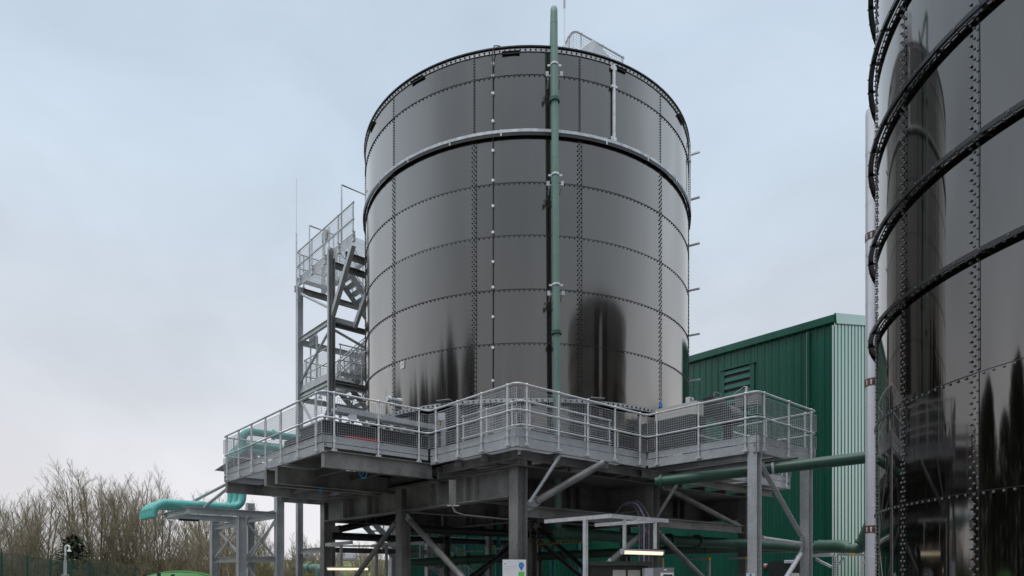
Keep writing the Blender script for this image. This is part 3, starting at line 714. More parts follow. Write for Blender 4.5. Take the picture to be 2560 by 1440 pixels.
vs = [L(9.5, b_, ZD + z_) for b_, z_ in tri] + [L(9.53, b_, ZD + z_) for b_, z_ in tri]
mb.add(vs, [(0, 1, 2, 3), (7, 6, 5, 4), (0, 4, 5, 1), (1, 5, 6, 2), (2, 6, 7, 3), (3, 7, 4, 0)]); mb.build('plate', 'dull', gp)
# transmitter at px 985,1000
tm = thing('pressure_transmitter', 'grey twin-headed pressure transmitter above the left rail with a yellow tag', 'transmitter', P(985, 1075, 16.2))
p0 = P(985, 1000, 16.2)
mb = MB(); mb.tube(p0 - dB * .17, p0 + dB * .17, .052, 12); mb.build('body', 'grey', tm)
for s in (-1, 1):
    mb = MB(); mb.tube(p0 + dB * s * .10, p0 + dB * s * .20, .075, 14); mb.build('end_cap', 'rail', tm)
mb = MB(); mb.tube(p0 - Z * .45, p0 - Z * .04, .03, 8); mb.build('stem', 'grey', tm)
mb = MB(); mb.ball(p0 - dB * .1 - Z * .14, .03, 8); mb.build('tag', 'yellow', tm)
# right bay: beige cover, motor, gearbox
rc = thing('drive_unit', 'black motor and gearbox with a beige cover standing on the right-hand bay', 'motor', L(-1.2, 4.9, ZD))
mb = MB(); pcov = P(1697, 1032, 16.2); mb.obox(pcov, -dA, dB, Z, 1.2, .3, .32); mb.build('cover', 'beige', rc)
mb = MB(); mb.obox(pcov - Z * .50 + dA * .3, -dA, dB, Z, 1.7, .6, .66); mb.build('trough', 'dark', rc)
p0 = P(1775, 1022, 16.4); mb = MB(); mb.tube(p0 - dA * -.35, p0 - dA * .35, .24, 20); mb.obox(p0 + Z * .22, dA, dB, Z, .3, .2, .1); mb.build('motor', 'dark', rc)
mb = MB(); p1 = P(1820, 1040, 16.2); mb.tube(p1 + dB * -.25, p1 + dB * .25, .25, 20); mb.tube(p1 - Z * .8, p1, .12, 10); mb.build('gearbox', 'dark', rc)
mb = MB(); mb.path([P(1786, 1000, 16.3), P(1784, 984, 16.3), P(1790, 980, 16.3), P(1800, 985, 16.3), P(1806, 996, 16.3)], .012, 6); mb.build('hose', 'dull', rc)
mb = MB(); mb.tube(P(1865, 998, 15.6), P(1866, 966, 15.6), .03, 8); mb.path([P(1866, 968, 15.6), P(1860, 966, 15.6), P(1836, 985, 15.9)], .010, 6); mb.build('breather', 'rail', rc)
mb = MB(); mb.obox(P(1870, 1000, 15.6), dA, dB, Z, .5, .3, .3); mb.build('bearing_block', 'dull', rc)
wf = thing('white_cowl', 'small white angled cowl behind the beige cover on the right bay', 'cowl', P(1728, 1012, 17))
mb = MB(); mb.obox(P(1724, 1003, 17), dA, dB, Z, .12, .18, .18); mb.build('cowl', 'white', wf); mb = MB(); mb.bar(P(1727, 994, 16.9), P(1733, 1006, 16.9), .05, .03); mb.build('flap', 'grey', wf)
bt = thing('blue_valve', 'small blue valve body at the tank flange by the right bay', 'valve', P(1652, 1022, 16.9))
mb = MB(); mb.tube(P(1652, 1018, 16.9), P(1652, 1008, 16.9), .045, 10); mb.build('body', mat('valve_blue', (.03, .2, .6), .4), bt); mb = MB(); mb.tube(P(1652, 1032, 16.9), P(1652, 1018, 16.9), .03, 8); mb.build('stem', 'dull', bt)
# clutter round the tank foot seen through the mesh
cb = thing('cable_ladder', 'purple and grey cables on a ladder round the tank foot, behind inner rail', 'cable tray', L(1.5, 1.5, ZD + .3))
mb = MB()
for k in range(6):
    mb.path([L(3.4, 1.6 + .02 * k, ZD + .38 + k * .05), L(1.9, 1.55, ZD + .36 + k * .05), L(1.55, 2.0, ZD + .36 + k * .05), L(1.55, 4.2, ZD + .38 + k * .05)], .016, 5)
mb.build('cables', 'purple', cb)
mb = MB(); mb.path([L(3.4, 1.63, ZD + .33), L(1.92, 1.6, ZD + .33), L(1.6, 2.0, ZD + .33), L(1.6, 4.2, ZD + .33)], .02, 4); mb.path([L(3.4, 1.63, ZD + .7), L(1.92, 1.6, ZD + .7), L(1.6, 2.0, ZD + .7), L(1.6, 4.2, ZD + .7)], .02, 4); mb.build('side_rail', 'galv', cb)
lb = boxthing('lamp_box', 'pale control post with a white box at the left re-entrant corner of the rail', 'control box', [('post', L(2.85, .22, ZD + .5), .08, .08, 1.0, 'galv'), ('box', L(2.85, .16, ZD + .9), .12, .1, .16, 'white'), ('tag', L(2.85, .10, ZD + .74), .03, .02, .08, 'yellow')])
vb = thing('valve', 'grey flanged valve standing on the walkway behind the front mesh', 'valve', L(1.9, 1.25, ZD))
pv = L(1.9, 1.25, ZD + .25); mb = MB(); mb.tube(pv - dB * .22, pv + dB * .22, .14, 14); mb.build('body', 'grey', vb)
for s in (-1, 1):
    mb = MB(); mb.tube(pv + dB * s * .2, pv + dB * s * .24, .2, 14); mb.build('flange', 'galv', vb)
mb = MB(); mb.tube(pv, pv + Z * .35, .03, 8); mb.lathe(pv + Z * .36, [(.10, -.01), (.12, 0), (.10, .01)], 16, closed=True); mb.build('hand_wheel', 'galv', vb)
# blue looped cables under the left bay
for nm, px_, py_, Yd, sc in (('larger', 908, 1178, 14.9, 1.0), ('smaller', 800, 1222, 16.9, .6)):
    pts = []
    for k in range(25):
        t_ = k / 24 * 2 * math.pi * 1.6; pts.append(P(px_, py_, Yd) + Vector((.085 * sc * math.sin(t_), .02 * k / 24, .15 * sc * math.cos(t_ * 1.0) - .01 * k / 24)))
    mb = MB(); mb.path([P(px_ - 9 * sc, py_ - 45 * sc, Yd)] + pts + [P(px_ + 9 * sc, py_ - 20 * sc, Yd), P(px_ + 9 * sc, py_ - 45 * sc, Yd)], .013, 5)
    tag(mb.build('coiled_cable', 'blue'), 'coil of blue cable hanging under the left bay, the %s of two' % nm, 'cable', 'blue cable coils')
# ------------------------------------------------------------------ vertical pale green pipe on the tank
vp = thing('vent_pipe', 'tall pale green pipe running up the front of the centre tank and over its rim', 'pipe', P(1395, 1433, 15.55))
YV = 15.62; rv = .083
top = P(1385, 12, YV); bot = P(1394, 1180, YV); low = P(1396, 1325, YV)
mb = MB(); pts = fillet([low + Z * .0, bot, top, top + Vector((.05, 1.3, -.1)), P(1386, 40, YV + 1.4) - Z * .6], .22, 8); mb.path(pts, rv, 16); mb.build('pipe_run', 'pale_pipe', vp)
for py in (250, 831):
    x = 1385 + (py - 12) / 1170 * 9; mb = MB(); mb.tube(P(x, py - 3, YV), P(x, py + 5, YV), rv * 1.5, 18); mb.build('flange', 'green_pipe', vp)
for py in (60, 118, 330, 395, 560, 640, 900):
    x = 1385 + (py - 12) / 1170 * 9; mb = MB(); mb.lathe(P(x, py, YV), [(rv, -.012), (rv + .003, -.006), (rv + .003, .006), (rv, .012)], 18); mb.build('weld_bead', 'pale_pipe', vp)
for py in (162, 437, 712):
    x = 1385 + (py - 12) / 1170 * 9
    mb = MB(); c_ = P(x, py, YV); mb.lathe(c_, [(rv + .004, -.022), (rv + .014, -.022), (rv + .014, .022), (rv + .004, .022)], 20, closed=True)
    for s in (-1, 1): mb.box(c_, .01, .01, .01); mb.obox(c_ + Vector((s * .125, .02, 0)), Vector((1, 0, 0)), Vector((0, 1, 0)), Z, .08, .012, .045)
    mb.build('pipe_clamp', 'rail', vp)
    c2 = P(x, py + 19, YV); mb = MB(); mb.obox(c2 + Vector((0, .12, 0)), Vector((1, 0, 0)), Vector((0, 1, 0)), Z, .36, .04, .04)
    for s in (-1, 1):
        mb.tube(c2 + Vector((s * .14, .2, 0)), c2 + Vector((s * .14, .52, 0)), .018, 6); mb.obox(c2 + Vector((s * .17, .06, 0)), Vector((1, 0, 0)), Vector((0, 1, 0)), Z, .07, .05, .11)
    mb.build('wall_bracket', 'galv', vp)
mb = MB(); mb.path(fillet([low + Z * .05, low - Z * .06, P(1640, 1350, 19), P(1830, 1358, 19.6), P(2010, 1369, 19.9)], .3, 6), .15, 14); mb.build('lower_run', 'green_pipe', vp)
for px_ in (1672, 1742):
    s = (px_ - 1640) / 190; q = P(px_, 1350 + 8 * s, 19 + .6 * s); mb = MB(); mb.tube(q - dB * .04, q + dB * .04, .21, 18); mb.build('flange', 'green_pipe', vp)
# cable with white clips
cbl = thing('wall_cable', 'thin dark cable with round white clips down the tank wall', 'cable', cyl(c0, TR, FA + R_(9.0), front_z(965)))
a = FA + R_(10.5)
def wallp(py, off=.03): return cyl(c0, TR + off, a, front_z(py))
mb = MB(); arch = [wallp(180, .05), wallp(135, .12), cyl(c0, TR + .12, a - .01, front_z(118)), cyl(c0, TR - .0, a - .03, front_z(110)), cyl(c0, TR - .1, a - .05, front_z(112)), cyl(c0, TR - .1, a - .055, front_z(125))]
mb.path([wallp(968)] + [wallp(y) for y in range(920, 200, -60)] + arch, .014, 6); mb.build('cable', 'dark', cbl)
for py in (155, 185, 229, 299, 373, 448, 512, 578, 652, 716, 790, 867, 950):
    mb = MB(); n = Vector((math.sin(a), math.cos(a), 0)); mb.tube(wallp(py, .0), wallp(py, .05), .036, 10); mb.build('clip', 'white', cbl)
# ------------------------------------------------------------------ roof furniture
rr = thing('roof_guardrail', 'grey guardrail with mesh on top of the centre tank', 'guardrail', P(1435, 140, 18.2))
Y1 = 18.0
rp_ = [P(1385, 118, Y1 + 1.2), P(1433, 80, Y1), P(1560, 158, Y1 + 1.0)]
zt_ = EYE + (HY - 74) / F * Y1
ptsr = [Vector((p.x, p.y, 0)) for p in rp_]
rail_run(rr, ptsr, zt_ - 1.06, spacing=.9, toe=False, mesh=True, r=.028, foot=0, tm='galv', wm='galv', meshr=.004, infill=.07)
hp = thing('roof_hatch', 'grey pyramid hatch cover on the tank roof', 'hatch', P(1465, 140, 17.4))
mb = MB(); ap = P(1461, 112, 17.9); b0 = [P(1424, 124, 17.8), P(1484, 132, 17.2), P(1532, 140, 17.9), P(1480, 128, 18.6)]
low_ = [Vector((p.x, p.y, ap.z - .42)) for p in b0]; ap2 = ap + Vector((.25, .2, -.08)); base_ = [Vector((p.x, p.y, zt + .25)) for p in b0]
mb.add(low_ + [ap, ap2], [(0, 1, 4), (1, 2, 5, 4), (2, 3, 5), (3, 0, 4, 5)]); mp2 = MB(); mp2.add(base_ + low_, [(0, 1, 5, 4), (1, 2, 6, 5), (2, 3, 7, 6), (3, 0, 4, 7)]); mp2.build('plinth', 'galv', hp); mb.build('cover', 'galv', hp)
pl_ = thing('lightning_rod', 'thin white pole standing on the roof of the tank', 'pole', P(1411, 118, 17.9))
mb = MB(); mb.tube(P(1411, 118, 17.9), P(1411, 20, 17.9), .022, 8); mb.build('pole', 'white', pl_); mb = MB(); mb.tube(P(1411, 20, 17.9), P(1411, -90, 17.9), .03, 8); mb.build('band', 'grey', pl_)

# ------------------------------------------------------------------ stair tower
tw = thing('stair_tower', 'galvanised stair tower with landings and flights left of the centre tank', 'stair tower', (-6.09, 22.2, 0))
Nn = Vector((-6.09, 22.2, 0))
def T(a, b, z=0.): return Nn + dA * a + dB * b + Z * z
ZT = EYE + (HY - 706) / F * 24.16 + .05     # top deck
ZL = EYE + (HY - 985) / F * 24.16 + .1      # lower landing
for a_, b_, z1 in ((0, 0, ZT + .25), (2.6, 0, ZT - .22), (0, 3.9, ZT), (2.6, 3.9, ZT)):
    mb = MB(); mb.hbeam(T(a_, b_, 0), T(a_, b_, z1), .2, .2, .014, .01, dB); mb.build('column', 'galv', tw)
mb = MB()
for k in (-.09, .0, .09): mb.bar(T(-.13 + 0, k - .05, 1.0), T(-.13, k - .05, ZT + .1), .04, .05, dA)
mb.build('cable_riser', 'dull', tw)
# top deck
grating(tw, T(-1.6, .05), dB, dA, .95, 4.3, ZT, sp=.05)
for b_ in (0.0, 1.0):
    mb = MB(); mb.bar(T(-1.7, b_, ZT - .09), T(2.8, b_, ZT - .09), .012, .2); mb.build('fascia', 'galv', tw)
for a_ in (-.9, .0, 2.68):
    mb = MB(); mb.hbeam(T(a_, -.15 if a_ > 2 else .06, ZT - .30), T(a_, 3.9, ZT - .30), .2, .12); mb.build('floor_beam', 'dull', tw)
rail_run(tw, [T(2.75, 1.0), T(2.75, -.05), T(-1.7, -.05)], ZT, spacing=.95, r=.026, meshr=.0032, infill=.07)
rail_run(tw, [T(2.75, 1.02), T(1.6, 1.02)], ZT, spacing=1.0, r=.026, meshr=.0032, infill=.07)
for a_ in (1.85, -.65):          # tall hoops and floodlight posts
    mb = MB(); hz = 1.75 if a_ > 0 else 2.1; mb.path([T(a_, .05, ZT), T(a_, .05, ZT + hz), T(a_, .98, ZT + hz), T(a_, .98, ZT)], .035, 6); mb.build('gate_hoop', 'rail', tw)
for a_, b_, zb in ((2.35, .8, ZT), (2.2, .25, ZL)):
    mb = MB(); mb.tube(T(a_, b_, zb), T(a_, b_, zb + 1.95), .03, 8); mb.tube(T(a_ - .5, b_, zb), T(a_ - .5, b_, zb + 1.95), .03, 8); mb.tube(T(a_, b_, zb + 1.9), T(a_ - .5, b_, zb + 1.9), .025, 8)
    o = mb.build('lamp_post', 'rail', tw); mb = MB(); mb.obox(T(a_ - .25, b_, zb + 1.7), dA, dB, Z, .4, .16, .32); mb.build('flood_lamp', 'grey', o)
# braces and beams
def tb(p, q, r=None, m='galv', nm='tower_brace', h=.18, wd=.1):
    mb = MB()
    if r: mb.tube(p, q, r, 10)
    else: mb.hbeam(p, q, h, wd)
    mb.build(nm, m, tw)
ZM = 10.12
tb(T(2.5, 0, ZM), T(.1, 0, ZM), nm='tower_beam'); tb(T(2.6, .1, ZM - .05), T(2.6, 3.8, ZM - .05), nm='tower_beam', h=.2); tb(T(0, .1, ZM - .1), T(0, 3.8, ZM - .1), nm='tower_beam', m='dull')
tb(T(2.5, .02, ZT - .5), T(.12, .02, ZM + .45), .05); tb(T(2.5, .02, ZL + .35), T(.1, .02, ZM - .25), .045); tb(T(.02, .15, ZM - .3), T(.02, 3.7, ZL + .5), .045)
tb(T(2.5, .03, ZL - .4), T(.1, .03, ZD + 1.2), .045); tb(T(2.5, .03, ZD + .3), T(.1, .03, ZL - .8), .045)
mb = MB(); mb.bar(T(.05, .0, ZM - .05), T(-1.55, .0, ZT - .25), .14, .16); mb.build('tower_brace', 'galv', tw)
mb = MB(); mb.bar(T(-.15, .78, ZM - .1), T(-1.6, .95, ZT - .3), .12, .15); mb.build('tower_brace', 'galv', tw)
mb = MB(); mb.bar(T(-.1, .1, ZM), T(-.1, .85, ZM), .14, .16); mb.build('tower_beam', 'galv', tw)
for zz in (ZD + 2.0, ZL - .2, 2.4):
    tb(T(2.5, 0, zz), T(.1, 0, zz), nm='tower_beam'); tb(T(0, .1, zz - .02), T(0, 3.8, zz - .02), nm='tower_beam', m='dull')
# flights along B
def flight(a_, b0, z0, b1, z1, root=tw):
    n = max(2, int(abs(z1 - z0) / .2)); wd = .8
    mb = MB()
    for s in (-1, 1): mb.bar(T(a_ + s * wd / 2, b0, z0 - .1), T(a_ + s * wd / 2, b1, z1 - .1), .012, .22)
    f_ = mb.build('stair_flight', 'galv', root)
    tr = MB()
    for k in range(n):
        s = (k + .5) / n; tr.box(T(a_, b0 + (b1 - b0) * s, z0 + (z1 - z0) * s), .24, wd - .02, .035)
    tr.build('treads', 'galv', f_)
    for s in (-1, 1):
        hr = MB()
        for h in (.5, .95): hr.tube(T(a_ + s * wd / 2, b0, z0 + h), T(a_ + s * wd / 2, b1, z1 + h), .022, 8)
        for k in range(5):
            u = k / 4; x = T(a_ + s * wd / 2, b0 + (b1 - b0) * u, z0 + (z1 - z0) * u); hr.tube(x - Z * .1, x + Z * .95, .022, 8)
        for k in range(1, 40):
            u = k / 40; x = T(a_ + s * wd / 2, b0 + (b1 - b0) * u, z0 + (z1 - z0) * u); hr.wire(x + Z * .1, x + Z * .9, .0032)
        for k in range(1, 12):
            h = .1 + .8 * k / 12; hr.wire(T(a_ + s * wd / 2, b0, z0 + h), T(a_ + s * wd / 2, b1, z1 + h), .0032)
        hr.build('stair_handrail', 'rail', f_)
zh1 = (ZT + ZL) / 2; zh2 = (ZL + ZD) / 2
flight(1.0, 1.0, ZT, 3.0, zh1); flight(2.0, 3.0, zh1, 1.0, ZL); flight(1.0, 1.0, ZL, 3.0, zh2); flight(2.0, 3.0, zh2, 1.0, ZD)
flight(.45, .9, ZL, 2.9, zh1 - .1)
for zz in (zh1, zh2): grating(tw, T(.1, 3.0), dB, dA, 1.0, 2.4, zz, sp=.05)
grating(tw, T(.1, .05), dB, dA, 1.0, 2.45, ZL, sp=.05)
for b_ in (0., 1.0):
    mb = MB(); mb.bar(T(.1, b_, ZL - .09), T(2.5, b_, ZL - .09), .012, .2); mb.build('fascia', 'galv', tw)
tb(T(0, .1, ZL - .3), T(0, 3.8, ZL - .3), nm='tower_beam'); tb(T(2.6, .1, ZL - .3), T(2.6, 3.8, ZL - .3), nm='tower_beam')
rail_run(tw, [T(.2, .06), T(2.42, .06), T(2.42, 1.0), T(1.45, 1.0)], ZL, spacing=.8, r=.024, meshr=.003, infill=.06)
rail_run(tw, [T(-.15, .2), T(-.15, 1.9)], ZL, spacing=.8, r=.024, meshr=.003, infill=.06)
# lower stairs seen through the frame
flight(1.0, 1.0, ZD, 3.4, 2.2); flight(-.6, 5.6, 1.0, 3.4, 2.2)
an = thing('whip_antenna', 'thin grey whip antenna fixed to the left side of the stair tower', 'antenna', P(741, 765, 23.9))
mb = MB(); mb.tube(P(741, 765, 23.9), P(741, 583, 23.9), .028, 8); mb.build('mast', 'rail', an); mb = MB(); mb.tube(P(741, 583, 23.9), P(741, 447, 23.9), .010, 6); mb.build('whip', 'rail', an)
mb = MB(); mb.tube(P(741, 725, 23.9), P(752, 727, 24.0), .02, 6); mb.tube(P(741, 752, 23.9), P(752, 754, 24.0), .02, 6); mb.build('clamp', 'galv', an)

# ------------------------------------------------------------------ green buildings
bd = thing('green_building', 'large dark green metal clad building with a louvre, behind the right side of the platform', 'building', (13.4, 27.4, 0))
Bc = Vector((13.4, 27.4, 0)); ZE = EYE + (HY - 815) / F * 27.4
def corr(mb, p, d, n, length, ztop, pitch, depth, prof, slope=0., z0=0.):
    """vertical trapezoidal sheeting; prof = list of (fraction, out) within one pitch"""
    pts = []; k = int(length / pitch)
    for i in range(k):
        for fr, o in prof: pts.append(((i + fr) * pitch, o * depth))
    vs = []
    for s, o in pts: vs += [p + d * s + n * o + Z * z0, p + d * s + n * o + Z * (ztop + slope * s)]
    mb.add(vs, [(2 * i, 2 * i + 2, 2 * i + 3, 2 * i + 1) for i in range(len(pts) - 1)])
mb = MB(); corr(mb, Bc, dA, -dB, 24, ZE + .13, .335, .04, ((0, 0), (.10, 0), (.15, 1), (.28, 1), (.33, 0), (.62, 0), (.64, .22), (.69, .22), (.71, 0)))
wl = mb.build('side_wall', 'clad', bd, smooth=False)
mb = MB(); corr(mb, Bc, dB, -dA, 13, ZE + .14, .345, .026, ((0, 1), (.54, 1), (.64, 0), (.90, 0)), slope=.22)
ge = mb.build('end_wall', 'cladr', bd, smooth=False)
mb = MB(); pitch_ = .0
mb.bar(Bc - dB * .10 - dA * .05 + Z * (ZE + .27), Bc - dB * .10 + dA * 24 + Z * (ZE + .27), .2, .30); mb.build('gutter', 'clad', bd)
mb = MB(); q0 = Bc - dA * .09 - dB * .1 + Z * (ZE + .27); q1 = Bc - dA * .09 + dB * 13 + Z * (ZE + .27 + 13 * .22); mb.bar(q0, q1, .08, .42); mb.build('verge_flashing', 'cladr', bd)
mb = MB(); e0 = Bc + Z * (ZE + .2); mb.add([e0, e0 + dB * 13 + Z * 13 * .22, e0 + dB * 13 + dA * 24 + Z * 13 * .22, e0 + dA * 24], [(0, 1, 2, 3)]); mb.build('roof', 'clad', bd)
mb = MB(); mb.box(Bc + dA * 12.1 + dB * 6.6 + Z * (ZE / 2 - .3), 12.9, 23.5, ZE - .8); mb.build('inner_wall', 'clad', bd)
mb = MB(); mb.bar(Bc - dB * .055 + dA * .02 + Z * 0, Bc - dB * .055 + dA * .02 + Z * ZE, .30, .05, dA); mb.build('corner_flashing', 'clad', bd)
mb = MB(); mb.tube(Bc - dB * .12 + dA * 1.05, Bc - dB * .12 + dA * 1.05 + Z * ZE, .07, 10)
for zz in (4.0, 8.8): mb.obox(Bc - dB * .1 + dA * 1.05 + Z * zz, dA, dB, Z, .3, .05, .05)
mb.build('downpipe', 'clad', bd)
# louvre: px 1815..1878, y 910..1000 on the side wall
def side_t(px): # distance along dA from corner for a picture column
    k = (px - CX) / F; return (Bc.x - k * Bc.y) / (k * dA.y - dA.x)
tl, tr_ = side_t(1814), side_t(1878); p_ = Bc + dA * ((tl + tr_) / 2); yl = p_.y
zl1 = EYE + (HY - 918) / F * yl; zl0 = zl1 - 2.4; wl_ = abs(tl - tr_)
lv = MB(); lv.obox(p_ - dB * .06 + Z * (zl1 + .0), dA, dB, Z, wl_ + .5, .22, .05)
for s in (-1, 1): lv.obox(p_ - dB * .06 + dA * s * (wl_ / 2 + .1) + Z * (zl0 + zl1) / 2, dA, dB, Z, .2, .12, zl1 - zl0)
lvo = lv.build('louvre', 'clad', bd)
m2 = MB(); m2.obox(p_ - dB * .005 - dB * .03 + Z * (zl0 + zl1) / 2, dA, dB, Z, wl_, .02, zl1 - zl0); m2.build('louvre_backing', 'black', lvo)
m2 = MB(); n_ = 7
for k in range(n_):
    zz = zl0 + (zl1 - zl0) * (k + .5) / n_; q = p_ - dB * .10 + Z * zz
    m2.obox(q, dA, (-Z - dB * .22).normalized(), (Z * .22 - dB).normalized(), wl_, (zl1 - zl0) / n_ * .62, .012)
m2.build('louvre_blade', 'clad', lvo)
# door opening with canopy lamp, siren etc.
td0, td1 = side_t(1925), side_t(2020)
mb = MB(); mb.obox(Bc + dA * ((td0 + td1) / 2) - dB * .06 + Z * (1.05), dA, dB, Z, abs(td0 - td1), .06, 2.15); mb.build('door', 'black', bd)
el = thing('bulkhead_light', 'white rectangular emergency light above the dark doorway', 'light', Bc + dA * side_t(1974) - dB * .1 + Z * 2.1)
q = P(1974, 1404, (Bc + dA * side_t(1974)).y - .1); mb = MB(); mb.obox(q, dA, dB, Z, .42, .12, .13); mb.build('casing', 'white', el); mb = MB(); mb.obox(q - dB * .065, dA, dB, Z, .34, .012, .06); mb.build('lens', 'grey', el)
sr = thing('alarm_siren', 'round red alarm siren on the green wall left of the doorway', 'siren', P(1913, 1426, 27.9))
yq = (Bc + dA * side_t(1913)).y - .12; mb = MB(); mb.ball(P(1913, 1417, yq), .085, 12); mb.build('horn', 'red', sr); mb = MB(); mb.obox(P(1914, 1411, yq + .03), dA, dB, Z, .13, .1, .07); mb.build('base', 'white', sr)
dl = thing('wall_lamp', 'half dome wall lamp with a small green light on the green wall', 'lamp', P(1856, 1425, 29))
yq = (Bc + dA * side_t(1856)).y - .15; mb = MB(); mb.ball(P(1854, 1405, yq), .16, 14); mb.build('hood', 'black', dl); mb = MB(); mb.ball(P(1854, 1411, yq - .05), .14, 14, .8); mb.build('diffuser', 'grey', dl); mb = MB(); mb.ball(P(1860, 1412, yq - .2), .02, 6); mb.build('indicator', 'lampdim', dl)
# notice seen in the doorway
nt_ = thing('notice_board', 'small beige notice in the dark doorway of the green building', 'sign', P(1982, 1440, 25.5)); mb = MB(); mb.obox(P(1982, 1444, 25.5), dA, dB, Z, .5, .02, .35); mb.build('board', 'beige', nt_)
# low gabled green shed seen under the tank
sh = thing('green_shed', 'lower green clad shed with a sloping roof seen through the frame under the tank', 'shed', (-4.55, 30, 0))
S0 = Vector((-4.75, 30.2, 0)); mb = MB(); corr(mb, S0, dB, -dA, 14, 3.55, .335, .03, ((0, 0), (.12, 0), (.17, 1), (.3, 1), (.35, 0)), slope=.18); mb.build('end_wall', 'clad', sh, smooth=False)
mb = MB(); mb.bar(S0 - dA * .08 - dB * .3 + Z * 3.55, S0 - dA * .08 + dB * 14 + Z * (3.55 + 14.3 * .18), .1, .26); mb.build('verge_flashing', 'clad', sh)
mb = MB(); mb.bar(S0 - dA * .15 - dB * .3 + Z * 3.40, S0 - dA * .15 + dB * 14 + Z * (3.40 + 14.3 * .18), .06, .05); mb.build('gutter', 'grey', sh)
mb = MB(); e0 = S0 + Z * 3.6; mb.add([e0 - dB * .3, e0 + dB * 14 + Z * 14 * .18, e0 + dB * 14 + dA * 8 + Z * 14 * .18, e0 - dB * .3 + dA * 8], [(0, 1, 2, 3)]); mb.build('roof', 'clad', sh)

# ------------------------------------------------------------------ green process pipes
gp1 = thing('process_pipe', 'green pipe slanting out from under the right bay towards the right-hand tank', 'pipe', P(1650, 1204, 15.6))
pA, pB = P(1640, 1205, 15.7), P(2300, 1128, 13.3); mb = MB(); mb.tube(pA, pB, .125, 18); mb.build('pipe_run', 'green_pipe', gp1)
dd = (pB - pA).normalized()
for px_, m_, r_ in ((1657, 'green_pipe', .17), (1937, 'green_pipe', .17)):
    s = (px_ - 1640) / 660; q = pA * (1 - s) + pB * s; mb = MB(); mb.tube(q - dd * .03, q + dd * .03, r_, 18); mb.build('flange', m_, gp1)
q = pA * .515 + pB * .485; mb = MB(); mb.tube(q - dd * .025, q + dd * .025, .135, 18); mb.build('hanger', 'rail', gp1); mb = MB(); mb.tube(q + Z * .1, q + Z * .6, .012, 6); mb.build('hanger_rod', 'galv', gp1)
mb = MB(); mb.bar(pA * .55 + pB * .45 + Z * .14, pA * .42 + pB * .58 + Z * .16, .03, .03); mb.build('trace_conduit', 'dark', gp1)
gp2 = thing('process_pipe', 'long green pipe running low under the frame to an elbow by the right-hand tank', 'pipe', P(1640, 1433, 21))
mb = MB(); mb.path([P(1000, 1408, 22.6), P(1640, 1377, 21.4), P(2045, 1369, 20.4)], .145, 16); mb.build('pipe_run', 'green_pipe2', gp2)
mb = MB(); e_ = P(2112, 1367, 19.6); mb.path([P(2040, 1367, 20.4), P(2048, 1366, 20.3), P(2100, 1366, 19.8), P(2115, 1368, 19.6), P(2122, 1370, 19.5)], [.15, .20, .20, .19, .14], 18); mb.build('reducer', 'green_pipe2', gp2)
mb = MB(); mb.path(fillet([P(2118, 1371, 19.5), P(2156, 1374, 19.1), P(2185, 1290, 18.6)], .25, 8), .135, 16); mb.build('elbow', 'green_pipe2', gp2)
q0 = P(2156, 1358, 19.03); q1 = P(2159, 1350, 19.0); mb = MB(); mb.tube(q0, q0 + (P(2185, 1290, 18.6) - P(2156, 1374, 19.1)).normalized() * .05, .2, 20); mb.build('flange', 'green_pipe', gp2)
mb = MB(); mb.tube(P(2156, 1356, 19.03), P(2200, 1255, 18.3), .165, 18); mb.build('riser', 'green_pipe2', gp2)
for px_, py_, yy in ((1172, 1399, 22.3), (1352, 1391, 22), (1760, 1375, 21.1), (1140, 1401, 22.4), (2036, 1368, 20.5)):
    mb = MB(); q = P(px_, py_, yy); d_ = (P(1640, 1377, 21.4) - P(1000, 1408, 22.6)).normalized(); mb.tube(q - d_ * .035, q + d_ * .035, .20 if px_ != 1760 else .155, 18); mb.build('flange', 'green_pipe', gp2)
gp3 = thing('process_pipe', 'short pale green pipe with an elbow, seen left of the frame near the ground', 'pipe', P(780, 1425, 26))
mb = MB(); mb.path(fillet([P(755, 1420, 27), P(800, 1420, 26), P(800, 1445, 26)], .2, 6), .16, 14); mb.build('pipe_run', 'pale_pipe', gp3); mb = MB(); mb.tube(P(775, 1420, 26.55), P(778, 1420, 26.5), .2, 14); mb.build('flange', 'pale_pipe', gp3)
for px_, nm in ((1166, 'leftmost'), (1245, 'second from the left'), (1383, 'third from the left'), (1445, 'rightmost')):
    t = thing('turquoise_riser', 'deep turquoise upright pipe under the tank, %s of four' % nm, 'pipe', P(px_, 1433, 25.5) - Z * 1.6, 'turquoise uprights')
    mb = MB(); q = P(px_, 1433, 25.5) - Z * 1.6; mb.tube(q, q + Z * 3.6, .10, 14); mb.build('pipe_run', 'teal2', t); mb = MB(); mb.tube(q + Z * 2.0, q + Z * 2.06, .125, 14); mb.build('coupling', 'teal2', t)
for px_, nm in ((1222, 'left'), (1562, 'right')):
    t = thing('back_post', 'grey H-section post behind the frame, the %s of two' % nm, 'post', P(px_, 1433, 25) - Z * 1.6, 'grey posts behind the frame')
    q = P(px_, 1433, 25) - Z * 1.6; mb = MB(); mb.hbeam(q, q + Z * 3.7, .2, .2, up=dB); mb.build('shaft', 'galv', t); mb = MB(); mb.obox(q + Z * .015, dB, dA, Z, .3, .3, .03); mb.build('base_plate', 'galv', t)
